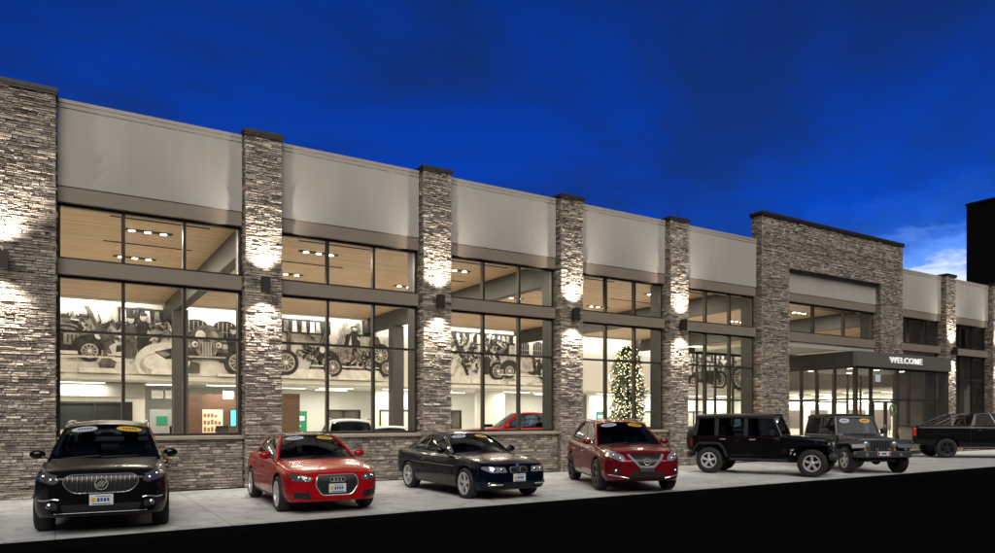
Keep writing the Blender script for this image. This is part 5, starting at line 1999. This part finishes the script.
# ---- cars on show inside ---------------------------------------------------
WHITEP = paint('white_paint', (.72, .73, .74), .0, .3)
c2 = dict(cfg)
c2.update(decals=(), moulding=TRIMB, handle=WHITEP, style='five')
cw, b_, bv = car('show_car', 'white estate with roof rails seen from behind, inside the second bay', 'car', (8.3, 4.9), R(75), c2, WHITEP)
for s in (1, -1):
    MB().tube([(.1 - 1.75 * t / 8, s * .60, 1.66 + .035 * math.sin(math.pi * t / 8)) for t in range(9)], .02, 6).build('roof_rail', TRIMB, cw, smooth=True)
lamp_unit(cw, bv, [(.50, .82), (.76, .82), (.78, .98), (.52, .96)], TAILR, (), -1, 'tail_light')
plate(cw, bv, .80, mark=False, sgn=-1)
c3 = dict(cfg_sedan)
c3.update(decals=(), moulding=TRIMB, roof_mat=WHITEP)
cw, b_, bv = car('show_car', 'low white sedan inside the second bay, beside the grey column', 'car', (10.75, 5.9), R(-20), c3, WHITEP)
lamp_unit(cw, bv, [(.44, .60), (.70, .60), (.80, .68), (.78, .735), (.48, .69)], LENSD, [(.54, .645, .036)])
lamp_unit(cw, bv, [(.40, .76), (.70, .76), (.72, .90), (.42, .88)], TAILR, (), -1, 'tail_light')
# ------------------------------------------------------------------ christmas tree inside the fourth bay
NEEDLE = mat('fir_needles', (.055, .12, .035), .7)
tree = thing('christmas_tree', 'tall slim green christmas tree covered in warm white lights', 'christmas tree', (18.35, 2.1, .05))
MB().lathe([(.07, 0), (.05, 2.2), (.01, 4.2)], 'z', 10).build('trunk', mat('bark', (.06, .04, .025), .9), tree)
MB().lathe([(.30, 0), (.34, .03), (.24, .30), (.22, .30)], 'z', 20).build('stand', mat('tree_stand', (.10, .03, .02), .6), tree, smooth=True, angle=30)
rt = random.Random(4)
f = MB()


def crown_r(z):
    return .60 * max(0, 1 - (max(0, z - .35) / 4.05) ** 6) ** .55 * (1 - .14 * (z - .35) / 4) if z < 4.38 else .02


lights, baubles = [], []
for i in range(9500):
    z = .35 + 4.0 * rt.random() ** 1.15
    a = rt.uniform(0, 2 * math.pi)
    lump = 1 + .16 * math.sin(a * 3 + z * 4) + .10 * math.sin(a * 7 - z * 9)
    r0 = crown_r(z) * lump * (1 - .62 * rt.random() ** 1.8)
    p = Vector((r0 * math.cos(a), r0 * math.sin(a), z))
    out = Vector((math.cos(a), math.sin(a), rt.uniform(-.3, .35))).normalized()
    sd2 = out.cross(Vector((0, 0, 1))).normalized()
    l, w2 = rt.uniform(.11, .20), rt.uniform(.022, .05)
    tip = p + out * l + Vector((0, 0, -.03))
    upv = Vector((0, 0, rt.uniform(-.03, .03)))
    f.add([p - sd2 * w2, p + sd2 * w2 + upv, tip], [(0, 1, 2)])
    if i % 11 == 0:
        lights.append(p + out * rt.uniform(.06, .15))
    if i % 260 == 0:
        baubles.append(p + out * .09)
f.build('crown', NEEDLE, tree)
k = MB()
for p in lights:
    k.ball(p, .016, 5, 4)
o = k.build('string_lights', mat('fairy_light', (1, .9, .7), .4, emit=(1, .80, .45), estr=6), tree)
o['kind'] = 'stuff'
for i, p in enumerate(baubles):
    MB().ball(p, .055, 10, 8).build('bauble', mat('bauble_gold', (.65, .45, .12), .15, .9) if i % 3 else mat('bauble_white', (.75, .75, .72), .2), tree, smooth=True)
# gold ribbon bow high on the crown
k = MB()
bc = Vector((-.30, -.62, 3.72))
for s in (1, -1):
    k.tube([bc, bc + Vector((s * .12, -.02, .12)), bc + Vector((s * .22, -.02, .06)), bc + Vector((s * .13, -.02, -.02)), bc], .022, 6)
    k.tube([bc, bc + Vector((s * .08, -.01, -.25)), bc + Vector((s * .13, -.02, -.55))], .02, 6)
k.build('ribbon_bow', mat('ribbon_gold', (.70, .60, .35), .4), tree, smooth=True)

# ------------------------------------------------------------------ wreath on the entrance door
wr = thing('wreath', 'round green wreath with pale lights on the entrance doors', 'wreath', (32.15, -.24, 2.05), 0)
k = MB()
for i in range(420):
    a = rt.uniform(0, 2 * math.pi)
    r0 = .21 + rt.uniform(-.06, .06)
    p = Vector((r0 * math.cos(a), rt.uniform(-.05, .01), r0 * math.sin(a)))
    d = Vector((rt.uniform(-1, 1), rt.uniform(-1, .2), rt.uniform(-1, 1))).normalized()
    s2 = d.cross(Vector((.3, .8, .1))).normalized() * .012
    k.add([p - s2, p + s2, p + d * .09], [(0, 1, 2)])
k.build('greenery', NEEDLE, wr)
k = MB()
for i in range(46):
    a = rt.uniform(0, 2 * math.pi)
    k.ball((.21 * math.cos(a) + rt.uniform(-.05, .05), -.06, .21 * math.sin(a) + rt.uniform(-.05, .05)), .013, 5, 4)
o = k.build('string_lights', mat('wreath_lights_unlit', (.7, .7, .6), .4), wr)  # pale beads coloured to stand for the small lights, no emission
o['kind'] = 'stuff'

# ------------------------------------------------------------------ potted shrub with red flowers by the wall
LEAF = mat('leaf_green', (.045, .085, .025), .6, var=.35, vscale=9)
pp = thing('potted_plant', 'leafy potted shrub with red flowers against the stone wall', 'plant', (1.97, -.55, 0))
MB().lathe([(.13, 0), (.15, .02), (.19, .30), (.20, .32), (.18, .32), (.17, .26)], 'z', 22).build('pot', mat('dark_pot', (.05, .04, .035), .6), pp, smooth=True, angle=30)
k, k2, k3 = MB(), MB(), MB()
for i in range(26):
    a = rt.uniform(0, 6.28)
    e = Vector((.20 * math.cos(a) * rt.random(), .20 * math.sin(a) * rt.random(), rt.uniform(.65, 1.10)))
    k3.tube([(0, 0, .3), e * .6 + Vector((0, 0, .12)), e], .008, 5)
    for j in range(26):
        t_ = rt.uniform(.35, 1.0)
        p = e * t_ + Vector((rt.uniform(-.1, .1), rt.uniform(-.1, .1), .3 * (1 - t_) + rt.uniform(-.05, .05)))
        d = Vector((rt.uniform(-1, 1), rt.uniform(-1, 1), rt.uniform(-.6, .6))).normalized()
        s2 = d.cross(Vector((.2, .1, .9))).normalized() * .028
        k.add([p, p + d * .05 + s2, p + d * .11, p + d * .05 - s2], [(0, 1, 2, 3)])
    if i % 2 == 0:
        for j in range(9):
            d = Vector((math.cos(j * .7), math.sin(j * .7), rt.uniform(-.1, .4))).normalized()
            s2 = d.cross(Vector((0, 0, 1))).normalized() * .035
            k2.add([e, e + d * .06 + s2, e + d * .13, e + d * .06 - s2], [(0, 1, 2, 3)])
k3.build('stem', mat('bark', (.06, .04, .025), .9), pp)
k.build('foliage', LEAF, pp)
k2.build('flowers', mat('flower_red', (.45, .01, .015), .6), pp)


# ------------------------------------------------------------------ desks and chairs glimpsed inside
def desk(x, y, txt):
    t_ = thing('sales_desk', 'dark sales desk ' + txt, 'desk', (x, y, .05), 0, 'sales desks in the hall')
    MB().box(-.8, .8, -.4, .4, .72, .76).build('desktop', mat('desk_dark', (.04, .035, .03), .4), t_, bevel=.005)
    for a in (-.74, .74):
        for b in (-.34, .34):
            MB().box(a - .03, a + .03, b - .03, b + .03, 0, .72).build('leg', DARKGREY, t_)
    MB().box(-.74, .74, -.36, -.34, .30, .72).build('modesty_panel', DARKGREY, t_)
    mo = MB().box(-.28, .28, -.06, -.03, .92, 1.28).build('monitor', TRIMB, t_, bevel=.006)
    MB().box(-.03, .03, -.05, -.02, .76, .93).build('monitor_stand', TRIMB, mo)


desk(4.6, 16.4, 'in front of the grey column, first bay')
desk(6.6, 16.8, 'in front of the brown wood wall')
desk(20.6, 16.0, 'behind the red pickup')
